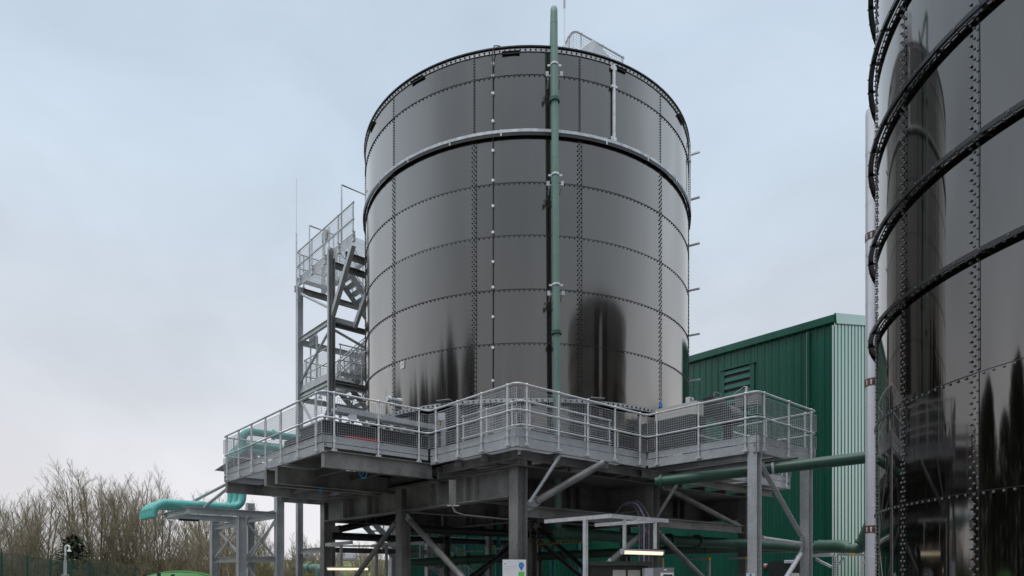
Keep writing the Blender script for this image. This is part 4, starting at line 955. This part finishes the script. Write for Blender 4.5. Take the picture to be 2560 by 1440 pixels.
# pipe supports
sf = thing('strut_trestle', 'slotted grey strut frame carrying the green elbow beside the right-hand tank', 'pipe support', P(2085, 1433, 18.2) - Z * 1.6)
def SQ(px, py, Y): return P(px, py, Y)
for px_, wd_ in ((2086, .16), (2155, .05)):
    q = P(px_, 1388, 18.6); mb = MB(); mb.bar(Vector((q.x, q.y, 0)), q, wd_, .06, dA); mb.build('upright', 'rail', sf)
mb = MB(); mb.bar(P(1990, 1391, 19.9), P(2078, 1387, 18.7), .06, .10); mb.bar(P(2094, 1386, 18.5), P(2178, 1388, 17.6), .06, .06); mb.build('cross_bar', 'galv', sf)
mb = MB(); mb.bar(P(2040, 1398, 19.3), P(2080, 1418, 18.6), .05, .07); mb.bar(P(2095, 1412, 18.6), P(2112, 1392, 18.4), .04, .04); mb.bar(P(2158, 1408, 18.5), P(2170, 1392, 18.3), .04, .04); mb.build('corner_stay', 'rail', sf)
mb = MB(); mb.obox(P(2132, 1386, 17.9), dA, dB, Z, .07, .07, .07); mb.build('end_cap', 'yellow', sf)
mb = MB()
for k in range(14): mb.obox(P(2084, 1394 + k * 6, 18.52), dB, dA, Z, .02, .02, .03); mb.obox(P(2089, 1394 + k * 6, 18.52), dB, dA, Z, .02, .02, .03)
mb.build('slots', 'black', sf)
for px_, py_, nm in ((1655, 1400, 'nearest the control panel'), (1772, 1397, 'between the frame column and the pale leg'), (1869, 1395, 'beside the pale right-hand leg')):
    t = thing('strut_post', 'slim strut post with a yellow end cap, %s' % nm, 'pipe support', P(px_, 1433, 19.6) - Z * 1.6, 'yellow-capped strut posts')
    q = P(px_, py_, 19.6); mb = MB(); mb.bar(Vector((q.x + .03, q.y + .1, 0)), Vector((q.x + .03, q.y + .1, q.z - .05)), .08, .08, dB); mb.build('shaft', 'galv', t); mb = MB(); mb.obox(q, dB, dA, Z, .09, .08, .09); mb.build('end_cap', 'yellow', t)
    mb = MB(); mb.bar(q + dA * .05, q + dA * .6, .06, .06); mb.build('arm', 'galv', t)
for px_, py_, nm in ((1158, 1377, 'left'), (1234, 1371, 'right')):
    t = thing('pipe_bracket', 'grey horizontal strut with an orange end cap under the tank, the %s of two' % nm, 'pipe support', P(px_, py_, 23.5), 'orange-capped strut arms')
    q = P(px_, py_, 23.5); mb = MB(); mb.bar(q, q + dB * .9, .06, .06); mb.build('arm', 'galv', t); mb = MB(); mb.obox(q - dB * .03, dB, dA, Z, .055, .09, .09); mb.build('end_cap', 'yellow', t)
# silver duct with arrow bands
du = thing('silver_duct', 'slender silver clad duct with brown arrow bands beside the right-hand tank', 'duct', (6.83, 12.42, 0))
dc = Vector((6.83, 12.42, 0)); dr = .15; ztop = EYE + (HY - 268) / F * 12.4
mb = MB(); mb.lathe(dc, [(dr, 0), (dr, ztop - .12), (dr * .93, ztop - .04), (dr * .6, ztop)], 24); mb.build('casing', 'silver', du)
mb = MB()
for k in range(1, 11): mb.lathe(dc, [(dr + .001, k * .95), (dr + .004, k * .95 + .004), (dr + .004, k * .95 + .010), (dr + .001, k * .95 + .014)], 24, closed=True)
mb.build('joint_ring', 'silver', du)
for py in (582, 951, 1322):
    z = EYE + (HY - py) / F * 12.25; mb = MB(); mb.lathe(dc, [(dr + .003, z - .07), (dr + .006, z - .07), (dr + .006, z + .07), (dr + .003, z + .07)], 24, closed=True); bnd = mb.build('arrow_band', 'maroon', du)
    m2 = MB()
    for ang in (18, 48, 80):
        a = FA + R_(ang); n = Vector((math.sin(a), math.cos(a), 0)); t_ = Vector((-math.cos(a), math.sin(a), 0)); q = dc + n * (dr + .009) + Z * z
        m2.add([q + t_ * x + Z * y for x, y in ((-.012, -.05), (.012, -.05), (.012, .015), (.028, .015), (0, .052), (-.028, .015), (-.012, .015))], [(0, 1, 2, 3, 4, 5, 6)])
    m2.build('arrow', 'white', bnd, smooth=False)

# ------------------------------------------------------------------ canopy frame, lights, cabinets, signs
cf = thing('canopy_frame', 'open grey strut frame over the dark cabinet, carrying a strip light', 'strut frame', P(1463, 1433, 12.6) - Z * 1.6)
zc_ = EYE + (HY - 1290) / F * 12.3; nc = Vector(((1525 - CX) / F * 12.3, 12.3, 0))
q = lambda a_, b_, z_=zc_: nc + dA * a_ + dB * b_ + Z * z_
for p0_, p1_ in (((.025, 0), (1.75, 0)), ((0, 0), (0, 1.8)), ((.025, 1.55), (1.75, 1.55))):
    mb = MB(); mb.bar(q(*p0_), q(*p1_), .045, .075); mb.build('rail', 'rail', cf)
for p_ in ((.62, -.0),):
    mb = MB(); mb.bar(q(*p_, 0), q(*p_, zc_ - .04), .07, .075, dB); mb.build('upright', 'rail', cf)
zl_ = EYE + (HY - 1381) / F * 12.8
for b_ in (.42, 1.38):
    mb = MB(); mb.bar(q(0, b_, zl_ + .08), q(0, b_, zc_ - .04), .05, .05, dA); mb.build('hanger', 'rail', cf)
def strip(label, c, d, length, group):
    t = thing('strip_light', label, 'light', c, group)
    n = d.cross(Z); mb = MB(); mb.bar(c - d * length / 2 + Z * .045, c + d * length / 2 + Z * .045, .11, .035); mb.build('housing', 'grey', t)
    mb = MB(); mb.tube(c - d * (length / 2 - .01), c + d * (length / 2 - .01), .042, 10); mb.build('diffuser', 'lamp', t)
    for s in (-1, 1):
        mb = MB(); mb.tube(c + d * s * (length / 2 - .012), c + d * s * (length / 2 + .02), .05, 10); mb.build('end_cap', 'grey', t)
    return t
strip('lit strip light hanging from the canopy frame over the dark cabinet', q(0, .98, zl_), dB, 1.25, 'lit strip lights')
strip('lit strip light at the left, hanging behind the left face of the frame', P(870, 1422, 19.5), Vector((1, .12, 0)).normalized(), 1.2, 'lit strip lights')
cf2 = thing('canopy_frame', 'open grey strut frame holding the left-hand strip light behind the frame', 'strut frame', P(852, 1433, 19.6) - Z * 1.6)
for px_ in (853, 941, 966):
    mb = MB(); p_ = P(px_, 1362, 19.6); mb.bar(Vector((p_.x, p_.y, 0)), p_, .06, .07, dB); mb.build('upright', 'galv', cf2)
mb = MB(); mb.bar(P(815, 1362, 20.4), P(880, 1356, 19.4), .06, .1); mb.bar(P(820, 1365, 20.4), P(990, 1365, 19.8), .05, .05); mb.bar(P(930, 1365, 20.2), P(1060, 1357, 18.8), .05, .09); mb.build('rail', 'rail', cf2)
cbn = thing('control_cabinet', 'dark green cabinet with a flat overhanging roof and white sheets on its doors', 'cabinet', P(1545, 1433, 13.3) - Z * 1.6)
cc = P(1545, 1433, 13.6); zc0 = EYE + (HY - 1404) / F * 13.2; X_ = Vector((1, 0, 0)); Y_ = Vector((0, 1, 0))
mb = MB(); mb.obox(Vector((cc.x, 13.75, zc0 / 2 - .04)), X_, Y_, Z, 1.16, .8, zc0 - .1); mb.build('carcass', 'cabgreen', cbn)
mb = MB(); mb.obox(Vector((cc.x, 13.7, zc0 - .04)), X_, Y_, Z, 1.26, 1.0, .085); mb.build('roof', 'cabgreen', cbn)
for px_, wd_ in ((1548, .26), (1585, .25)):
    mb = MB(); p_ = P(px_, 1440, 13.34); mb.obox(Vector((p_.x, 13.335, 1.5)), X_, Y_, Z, wd_, .01, .33); mb.build('sheet', 'beige', cbn)
mb = MB(); mb.obox(Vector((cc.x - .18, 13.34, zc0 / 2 - .1)), X_, Y_, Z, .012, .02, zc0 - .25); mb.build('door_gap', 'black', cbn)
mb = MB(); pr = P(1524, 1400, 13.5); x_ = []
for k in range(17):
    a = 2 * math.pi * k / 16; x_.append(pr + Vector((.022 * math.cos(a), 0, .022 * math.sin(a))))
mb.path(x_, .007, 6); mb.build('lifting_eye', 'white', cbn)
cpn = thing('electrical_enclosure', 'stainless control panel with a white framed window right of the dark cabinet', 'control panel', P(1650, 1433, 12.8) - Z * 1.6)
p_ = P(1661, 1419, 12.8); mb = MB(); mb.obox(Vector((p_.x, 12.95, (p_.z) / 2 + .4)), X_, Y_, Z, .38, .3, p_.z - .8); mb.build('casing', 'panel', cpn)
mb = MB(); mb.obox(Vector((P(1624, 1433, 12.9).x, 13.0, p_.z / 2 + .39)), X_, Y_, Z, .20, .24, p_.z - .8); mb.build('side_box', 'grey', cpn)
mb = MB(); mb.obox(Vector((P(1667, 1433, 12.8).x, 12.79, p_.z - .28)), X_, Y_, Z, .25, .02, .36); mb.build('window_frame', 'white', cpn)
mb = MB(); mb.obox(Vector((P(1669, 1433, 12.8).x, 12.776, p_.z - .28)), X_, Y_, Z, .18, .012, .30); mb.build('window', 'dark', cpn)
mb = MB(); mb.obox(Vector((P(1663, 1433, 12.8).x, 12.79, p_.z - .045)), X_, Y_, Z, .055, .012, .022); mb.build('name_plate', 'white', cpn)
# information board on the nearest column
ib = thing('information_board', 'white information board with a blue balloon pin and green square on the nearest column', 'sign', P(1286, 1440, 13.55))
ux = (Vector((1, .22, 0))).normalized(); uy = Z; nn = ux.cross(Z)          # nn faces the camera side
pcen = P(1286, 1399, 13.55); wS, hS = .495, .72
cS = pcen - Z * (hS / 2); mb = MB(); mb.obox(cS, ux, nn, Z, wS, .006, hS); mb.build('board', 'white', ib)
def S(x, y): return cS + ux * x + Z * y + nn * .006           # board coordinates, centre origin
hx, hy = wS / 2, hS / 2
circ = [S(.145 + .058 * math.sin(t_ * math.pi / 12), hy - .115 + .062 * math.cos(t_ * math.pi / 12)) for t_ in range(24)]
mb = MB(); mb.add(circ, [tuple(range(23, -1, -1))]); mb.add([S(.104, hy - .158), S(.145, hy - .235), S(.186, hy - .158)], [(0, 1, 2)]); mb.build('balloon_pin', 'signblue', ib, smooth=False)
mb = MB(); mb.add([S(.085, hy - .25), S(.205, hy - .25), S(.205, hy - .45), S(.085, hy - .45)], [(3, 2, 1, 0)]); mb.build('green_square', 'signgreen', ib, smooth=False)
mb = MB(); mb.add([S(-.21, hy - .10), S(-.185, hy - .10), S(-.185, hy - .068), S(-.21, hy - .068)], [(0, 1, 2, 3)]); mb.build('emblem', 'ink', ib, smooth=False)
text('CO2 WORK AND FACILITY', .021, S(-.21, hy - .155), ux, Z, 'ink', ib); text('AND MARKER 2014', .019, S(-.21, hy - .20), ux, Z, 'ink', ib); text('BY ANDOVER', .024, S(-.20, hy - .375), ux, Z, 'signblue', ib)
text('WOODLAND', .016, S(.145, hy - .118) + nn * .003, ux, Z, 'white', ib, center=True); text('WALK', .016, S(.145, hy - .138) + nn * .003, ux, Z, 'white', ib, center=True)
mb = MB()
for x in (-.10, .09): mb.obox(S(x, hy - .04), ux, nn, Z, .012, .006, .012)
mb.build('fixing', 'black', ib)
s2 = thing('small_sign', 'small white sign with a blue crest on the pale right-hand leg', 'sign', P(1877, 1440, 13.7))
pS = P(1876.5, 1433, 13.62); mb = MB(); mb.obox(pS - Z * .06, X_, Y_, Z, .18, .006, .12); mb.build('board', 'white', s2)
mb = MB(); q_ = pS + Vector((-.003, -.006, -.03))
mb.obox(q_ - Z * .02, X_, Y_, Z, .036, .004, .03); mb.obox(q_ + Z * .006, X_, Y_, Z, .042, .004, .007)
for k in (-.017, 0, .017): mb.obox(q_ + Vector((k, 0, .016)), X_, Y_, Z, .008, .004, .012)
mb.build('crest', 'signblue', s2)
# striped spiral hose and cable loops inside the frame
hs = thing('spiral_hose', 'yellow and black spiral-striped hose hanging across under the frame', 'hose', P(1340, 1362, 18))
h0, h1 = P(1340, 1360, 18), P(1482, 1352, 18); mb = MB(); mb.tube(h0, h1, .025, 8); mb.build('core', 'black', hs)
mb = MB(); pts = []; dH = (h1 - h0); 
for k in range(160):
    s = k / 159; a = s * 2 * math.pi * 22; pts.append(h0 + dH * s + Vector((0, .03 * math.cos(a), .03 * math.sin(a))))
mb.path(pts, .014, 5); mb.build('stripe', mat('hose_yellow', (.45, .30, .05), .5), hs)
cl_ = thing('cable_bundle', 'bundle of purple and grey cables arching down the middle column of the right face', 'cables', P(1598, 1433, 16.4) - Z * 1.6)
for k in range(5):
    mb = MB(); o = k * 6
    mb.path(fillet([P(1598 + o, 1440, 16.5), P(1598 + o, 1290, 16.5), P(1585 + o * .6, 1262 - o * .4, 16.6), P(1555 + o * .3, 1262 - o * .3, 16.8), P(1538, 1285, 17)], .2, 5), .018, 6); mb.build('cable', ['dull', 'purple', 'galv', 'purple', 'dull'][k], cl_)
ctl = thing('cable_tray', 'perforated tray bending down the girder and running right along the left face', 'cable tray', P(1130, 1250, 14.6))
mb = MB()
tp = [P(1131, 1200, 15.32), P(1131, 1262, 15.32), P(1139, 1280, 15.3), P(1160, 1287, 15.25), P(1290, 1300, 14.6)]
for i_ in range(len(tp) - 1):
    d_ = (tp[i_ + 1] - tp[i_]).normalized(); mb.bar(tp[i_], tp[i_ + 1] + d_ * .004 * i_, .16 if i_ < 3 else .08, .02 + .002 * i_, nn if i_ < 1 else Z)
mb.build('tray', 'dull', ctl); mb = MB(); mb.bar(tp[1] - X_ * .12 - Z * .02 - Y_ * .02, tp[1] + X_ * .16 - Z * .02 - Y_ * .02, .03, .03); mb.build('bracket', 'galv', ctl)

# ------------------------------------------------------------------ green domed tank lower left
gt = thing('green_drum', 'bright green round vessel with bolted clips, only its top edge showing at the lower left', 'vessel', P(450, 1433, 13) - Z * 1.6)
gc = P(450, 1433, 12.5); gc.z = 0; gR = .86
mb = MB(); mb.lathe(gc, [(gR, 0), (gR, 1.33), (gR + .06, 1.33), (gR + .06, 1.37), (gR, 1.37), (gR * .8, 1.50), (gR * .4, 1.595), (.01, 1.615)], 40); mb.build('body', 'bgreen', gt)
mb = MB(); a_ = MB()
pts = [gc + Vector((gR * 1.02 * math.sin(t), -.0, 1.28 + .34 * math.cos(t))) for t in [(-1 + k / 12) * math.pi / 2 * 1.0 for k in range(25)]]
mb.path(pts, .03, 8); mb.build('hoop', 'bgreen', gt)
mb = MB()
for k in range(5): mb.obox(gc + Vector((-.5 + k * .25, -.75, 1.56 - abs(k - 2) * .03)), X_, Y_, Z, .05, .04, .1)
mb.build('clip', 'dark', gt)
# ------------------------------------------------------------------ fence and camera pole
fn = thing('security_fence', 'dark green mesh security fence with wire strands in front of the trees', 'fence', (-31, 40, 0))
tops = [1.53, 1.42, 1.23, 1.03, 1.04, 1.05, .86, .73, .58]
def fp(i): return Vector((-31 - .226 * i, 40 + 2.44 * i, 0))
fh = []
for i in range(-4, 14):
    k = min(max(i, 0), 8); zt1 = EYE + tops[k] - (.03 * (i - 8) if i > 8 else 0) + (.0 if i >= 0 else 0); fh.append(zt1)
    p = fp(i); mb = MB(); mb.bar(p + Z * (zt1 - 3.0), p + Z * (zt1 - .28), .13, .10, dA); mb.bar(p + Z * (zt1 - .28), p + Z * zt1, .06, .05, dA); mb.build('post', 'fence', fn)
for i in range(-4, 13):
    p, q_ = fp(i), fp(i + 1); z0_, z1_ = fh[i + 4] - .3, fh[i + 5] - .3; mb = MB()
    for k in range(1, 30): s = k / 30; x = p * (1 - s) + q_ * s; zz = z0_ * (1 - s) + z1_ * s; mb.wire(x + Z * (zz - 2.6), x + Z * zz, .011)
    for k in range(0, 24): mb.wire(p + Z * (z0_ - k * .1), q_ + Z * (z1_ - k * .1), .006)
    mb.build('mesh_panel', 'fwire', fn, smooth=False)
    mb = MB()
    for h in (.08, .17, .26): mb.wire(p + Z * (z0_ + h), q_ + Z * (z1_ + h), .008)
    mb.build('wire_strand', 'dull', fn, smooth=False)
cp = thing('camera_pole', 'pale grey camera pole with a white swan neck and hanging dome camera', 'camera pole', P(164, 1433, 33) - Z * 1.6)
Yc = 33.0; b_ = P(163, 1433, Yc); b_.z = -.1
mb = MB(); mb.tube(b_, P(163, 1401, Yc), .075, 14); mb.build('lower_pole', 'grey', cp); mb = MB(); mb.tube(P(163, 1401, Yc), P(163.5, 1387, Yc), .05, 12); mb.build('upper_pole', 'grey', cp)
mb = MB(); mb.tube(P(163.5, 1388, Yc), P(163.5, 1386, Yc), .055, 12); mb.path(fillet([P(163.5, 1386, Yc), P(163.5, 1364, Yc), P(173.5, 1364, Yc), P(173.5, 1373, Yc)], .10, 8), .042, 10); mb.build('swan_neck', 'white', cp)
cd = P(173, 1373, Yc); mb = MB(); mb.lathe(cd, [(.025, .02), (.05, -.02), (.085, -.07), (.095, -.12), (.01, -.12)], 18); hd = mb.build('camera_housing', 'white', cp); mb = MB(); mb.ball(cd - Z * .12, .08, 14); mb.build('dome', 'black', hd)
mb = MB(); mb.tube(P(163, 1439, Yc), P(163, 1436, Yc), .16, 12); mb.build('collar', 'grey', cp)

# ------------------------------------------------------------------ vegetation
def bare_tree(seed, H):
    rnd = random.Random(seed); tr = MB(); tw_ = MB()
    def limb(p, d, l, r, lev):
        n = (8, 6, 4, 2)[lev]; segs = []
        for k in range(n):
            d = (d + Vector((rnd.uniform(-1, 1), rnd.uniform(-1, 1), rnd.uniform(-.3, .8))) * (.05, .11, .15, .2)[lev]).normalized()
            q = p + d * (l / n); r2 = max(.006, r * (1 - .82 / n if lev else 1 - .9 / n))
            (tr if lev < 2 else tw_).tube(p, q, r, (6, 4, 3, 3)[lev], r2, cap=False); segs.append((p, q, d)); p = q; r = r2
        if lev == 3: return
        c = (13, 8, 6)[lev]
        for k in range(c):
            u = ((.16, .22, .2)[lev] + (1 - (.16, .22, .2)[lev]) * (k + rnd.random()) / c) * .98; i = min(n - 1, int(u * n)); f = u * n - i
            sp_, sq, sd_ = segs[i]; b = sp_ + (sq - sp_) * f
            ax = rnd.uniform(0, 6.283); side = (sd_.orthogonal().normalized() * math.cos(ax) + sd_.cross(sd_.orthogonal().normalized()) * math.sin(ax))
            nd = (sd_ + side * rnd.uniform(.45, .85) + Z * (.28, .2, .1)[lev]).normalized()
            limb(b, nd, l * ((.50, .46, .42)[lev]) * (1.15 - .65 * u) * rnd.uniform(.75, 1.25), max(.0065, r0(lev, l) * (1 - .6 * u) * .5), lev + 1)
    def r0(lev, l): return (H * .0105, H * .005, .016)[lev]
    ns = rnd.choice((2, 3, 3, 4))
    for k in range(ns):
        ax = rnd.uniform(0, 6.28); off = Vector((math.cos(ax), math.sin(ax), 0)) * .35
        limb(off, (Z + off * rnd.uniform(.2, .75)).normalized(), H * rnd.uniform(.7, 1.0), H * .0105, 0)
    return tr, tw_
def mesh_of(name, mb, m, parent):
    me = bpy.data.meshes.new(name); me.from_pydata(mb.v, [], mb.f); me.materials.append(M[m]); me.shade_smooth(); o = bpy.data.objects.new(name, me); col.objects.link(o); o.parent = parent; return o
protos = []
GT = 'bare trees along the fence'
spots = [(-42, 50, 9.6), (-47, 63, 11.2), (-41.5, 58, 11.0), (-50, 72, 12.4), (-42, 64, 14.2), (-40, 63, 13.6), (-37.5, 60, 12.0), (-43, 74, 14.2), (-38, 66, 13.4), (-36.5, 68, 14), (-34.5, 66, 12.4), (-36, 76, 12.6), (-31.5, 70, 11.6), (-32.5, 74, 12.4), (-29.5, 70, 11.0), (-30, 76, 11.4), (-27, 72, 10.2), (-40, 70, 13.6), (-45, 56, 10.2), (-53, 70, 10.8), (-49, 66, 11.4), (-34, 62, 10.4), (-38, 58, 9.5), (-30.5, 64, 9.2)]
far = [(-27.5, 84, 8.2), (-25.5, 92, 7.8), (-24, 86, 7.0), (-21.5, 96, 7.6), (-23, 78, 5.0), (-17.5, 88, 6.0), (-15.8, 80, 5.2), (-13.6, 90, 6.2)]
for i in range(6):
    x, y, h = spots[i]
    t = thing('bare_tree', 'x', 'tree', (x, y, gz(x, y)), GT)
    tr, tw_ = bare_tree(20 + i * 3, 12.0)
    for m_, nm, mt in ((tr, 'trunk', 'bark'), (tw_, 'branches', 'twig')):
        me = bpy.data.meshes.new(nm); me.from_pydata(m_.v, [], m_.f); me.materials.append(M[mt]); me.shade_smooth(); o = bpy.data.objects.new(nm, me); col.objects.link(o); o.parent = t
    hh = max(v.z for v in tw_.v); t['h'] = hh; protos.append(t); t.scale = (h / hh,) * 3; t.rotation_euler = (0, 0, i * 1.3)
lab_pos = {}
allt = []
for i, (x, y, h) in enumerate(spots + far):
    if i < 6: allt.append((protos[i], x, y, h)); continue
    pr_ = protos[(i * 5 + 1) % 6]; s = h / pr_['h']; t = dup(pr_, (x, y, gz(x, y)), i * 2.1, s); allt.append((t, x, y, h))
order = sorted(allt, key=lambda q: q[1] / q[2])
for k, (t, x, y, h) in enumerate(order):
    sz = 'tall' if h > 12.5 else ('mid-height' if h > 9.8 else 'low')
    where = 'behind the mesh fence' if k < 24 else 'seen through the steelwork'
    words = ['first', 'second', 'third', 'fourth', 'fifth', 'sixth', 'seventh', 'eighth', 'ninth', 'tenth', 'eleventh', 'twelfth', 'thirteenth', 'fourteenth', 'fifteenth', 'sixteenth', 'seventeenth', 'eighteenth', 'nineteenth', 'twentieth', 'twenty-first', 'twenty-second', 'twenty-third', 'twenty-fourth', 'twenty-fifth', 'twenty-sixth', 'twenty-seventh', 'twenty-eighth', 'twenty-ninth', 'thirtieth', 'thirty-first', 'thirty-second']
    t['label'] = '%s leafless tree %s, %s trunk from the left edge' % (sz, where, words[k])
for t, *_ in allt:
    if 'h' in t: del t['h']
# conifer
def conifer(name, label, p, h, rad, group=None, n=2600, seed=1, round_=False):
    rnd = random.Random(seed); t = thing(name, label, 'tree', p, group)
    mb = MB(); p = Vector(p); mb.tube(p, p + Z * h * .9, h * .018, 6, h * .004); mb.build('trunk', 'bark', t)
    mb = MB()
    for k in range(n):
        u = rnd.random() ** .8; z = h * (.12 + .88 * u); a = rnd.uniform(0, 6.283); rr = rad * (1 - u) ** (.75 if not round_ else .42) * (.35 + .65 * rnd.random()) * (1 + .35 * math.sin(u * 37 + seed) * (1 if not round_ else math.sin(a * 3 + u * 9)))
        c = p + Vector((rr * math.cos(a), rr * math.sin(a), z - rr * .25)); s = rnd.uniform(.12, .34) * (h / 7) ** .5
        d1 = Vector((math.cos(a), math.sin(a), rnd.uniform(-.6, .2))) * s; d2 = Vector((-math.sin(a), math.cos(a), rnd.uniform(-.5, .5))) * s * .5
        mb.add([c - d1 * .5 - d2, c - d1 * .5 + d2, c + d1], [(0, 1, 2)])
    mb.build('crown', 'needle', t, smooth=False); return t
conifer('evergreen_tree', 'dark evergreen bush among the bare trees near the camera pole', (-38.0, 57, gz(-38, 57)), 6.0, 1.9, n=2300, seed=4, round_=True)
# trees behind the camera, mirrored in the enamel
GB = 'tall evergreens behind the viewer'
bt_ = [(-24, 3, 16), (-30, 9, 14), (-27, -3, 18), (-19, -12, 14), (-12, -20, 13), (-4, -26, 15), (2, -24, 13), (-33, -8, 17), (9, -28, 12), (-15, -26, 16), (-26, 6, 13), (-22, -1, 15), (-31, 1, 15), (-21, -7, 17), (-9, -25, 16), (-7, -22, 14), (-24, -12, 15), (-28, 14, 12)]
bw = ['far left', 'outermost left', 'left', 'left of centre', 'centre left', 'centre', 'centre right', 'rear left', 'right', 'rear centre', 'second from the outermost left', 'nearest left', 'rear far left', 'left beside the tallest', 'centre left of the pair', 'centre right of the pair', 'deep left', 'forward left']
p0 = None
for i, (x, y, h) in enumerate(bt_):
    lb_ = 'dark evergreen outside the view, %s, seen only as a reflection' % bw[i]
    if i == 0: p0 = conifer('evergreen_tree', lb_, (x, y, 0), 16, 3.6, GB, n=2300, seed=11, round_=True)
    else: dup(p0, (x, y, 0), i * 1.7, h / 16 * 1.35, lb_, h / 16 * 1.08)
GI = 'ivy-clad trees beyond the left edge'
iv_ = [(-39, 36, 9.5), (-38, 31, 10.5), (-40, 26, 9), (-37, 21, 11), (-39, 16, 10), (-38, 11, 11.5), (-40, 5, 10), (-38, -1, 12), (-39, -7, 11), (-37, -14, 12), (-42, 33, 11.5), (-43, 23, 12), (-43, 13, 12), (-42, 3, 13), (-35, 26, 5.5), (-34.5, 17, 5), (-35, 8, 5.5)]
iw = ['first', 'second', 'third', 'fourth', 'fifth', 'sixth', 'seventh', 'eighth', 'ninth', 'tenth', 'eleventh', 'twelfth', 'thirteenth', 'fourteenth', 'fifteenth', 'sixteenth', 'seventeenth']
p0 = None
for i, (x, y, h) in enumerate(iv_):
    lb_ = 'dark ivy-clad tree outside the left edge, %s counted from the fence' % iw[i]
    if i == 0: p0 = conifer('ivy_tree', lb_, (x, y, 0), 10, 3.0, GI, n=4200, seed=17, round_=True)
    else: dup(p0, (x, y, 0), i * 1.7, 1.5, lb_, h * 1.45 / 10)
# undergrowth
rnd = random.Random(5); mb = MB()
def brush(n, x0, x1, y0, y1, hmin, hmax):
    for k in range(n):
        x, y = rnd.uniform(x0, x1), rnd.uniform(y0, y1); z = gz(x, y); h = rnd.uniform(hmin, hmax)
        p = Vector((x, y, z)); d = Vector((rnd.uniform(-.7, .7), rnd.uniform(-.7, .7), 1)).normalized()
        q_ = p + d * h * .6; r_ = q_ + (d + Vector((rnd.uniform(-.9, .9), rnd.uniform(-.9, .9), -.2))).normalized() * h * .6
        mb.wire(p, q_, .014); mb.wire(q_, r_, .010)
        for j in range(3): s = q_ + (r_ - q_) * rnd.random(); mb.wire(s, s + Vector((rnd.uniform(-.5, .5), rnd.uniform(-.5, .5), rnd.uniform(.0, .6))) * h * .4, .008)
brush(7000, -62, -25, 51, 76, 1.0, 3.3); brush(5000, -58, -27, 62, 80, 2.0, 5.0); brush(2500, -28, -20, 66, 84, 1.0, 3.5); brush(1200, -28, -12, 76, 95, .8, 2.6)
tag(mb.build('undergrowth', 'bramble', None, smooth=False), 'brown tangle of brambles and saplings at the foot of the bare trees', 'undergrowth', kind='stuff')
bk = MB(); rnd = random.Random(9)
for k in range(9000):      # low scrub bank on the land rising behind the fence
    x = rnd.uniform(-66, -25); y = rnd.uniform(60, 80); z = gz(x, y) + rnd.random() ** 1.5 * 3.0; s = rnd.uniform(.08, .22); a = rnd.uniform(0, 3.14)
    d1 = Vector((math.cos(a), math.sin(a), rnd.uniform(-.6, .6))) * s; d2 = Vector((0, 0, s)); c = Vector((x, y, z)); bk.add([c - d1, c + d1, c + d2], [(0, 1, 2)])
tag(bk.build('scrub', 'bramble', None, smooth=False), 'low brown scrub filling the ground between the tree trunks', 'undergrowth', kind='stuff')
# thicket of saplings between the trunks
th = MB(); rnd = random.Random(31); sap = [bare_tree(60 + k, 5.0) for k in range(3)]
for k in range(52):
    x, y = rnd.uniform(-60, -25), rnd.uniform(56, 80)
    if k > 38: x, y = rnd.uniform(-27, -11), rnd.uniform(80, 96)
    if x / y > -.2: continue
    q_ = sap[k % 3]; a = rnd.uniform(0, 6.28); sc_ = rnd.uniform(.6, 1.35); ca, sa = math.cos(a) * sc_ * .9, math.sin(a) * sc_ * .9; z0 = gz(x, y)
    for m_ in q_: th.add([Vector((x + v.x * ca - v.y * sa, y + v.x * sa + v.y * ca, z0 + v.z * sc_)) for v in m_.v], m_.f)
tag(th.build('thicket', 'twig', None, smooth=False), 'thicket of thin leafless saplings between the taller bare trees', 'undergrowth', kind='stuff')
# distant houses on the hill
for i, (px_, py_, w_, lb_) in enumerate(((760, 1393, 9, 'far grey house roof on the field edge, leftmost of four'), (851, 1396, 10, 'far grey house roof beyond the field, second of four'), (863, 1391, 12, 'larger far grey house roof beyond the field, third of four'), (905, 1396, 10, 'far grey house roof beyond the field, rightmost of four'))):
    Yh = 330; p = P(px_, py_, Yh); t = thing('distant_house', lb_, 'house', (p.x, p.y, p.z - 6), 'houses on the skyline'); mb = MB(); s = w_ / 2
    mb.obox(Vector((p.x, p.y, p.z - 4)), X_, Y_, Z, w_, 8, 6); mb.build('wall', 'haze_roof', t)
    mb = MB(); z_ = p.z - 1; mb.add([(p.x - s, p.y - 4, z_), (p.x + s, p.y - 4, z_), (p.x + s, p.y + 4, z_), (p.x - s, p.y + 4, z_), (p.x - s, p.y, z_ + 2.5), (p.x + s, p.y, z_ + 2.5)], [(0, 1, 5, 4), (2, 3, 4, 5), (1, 2, 5), (3, 0, 4)]); mb.build('roof', 'haze_roof', t)
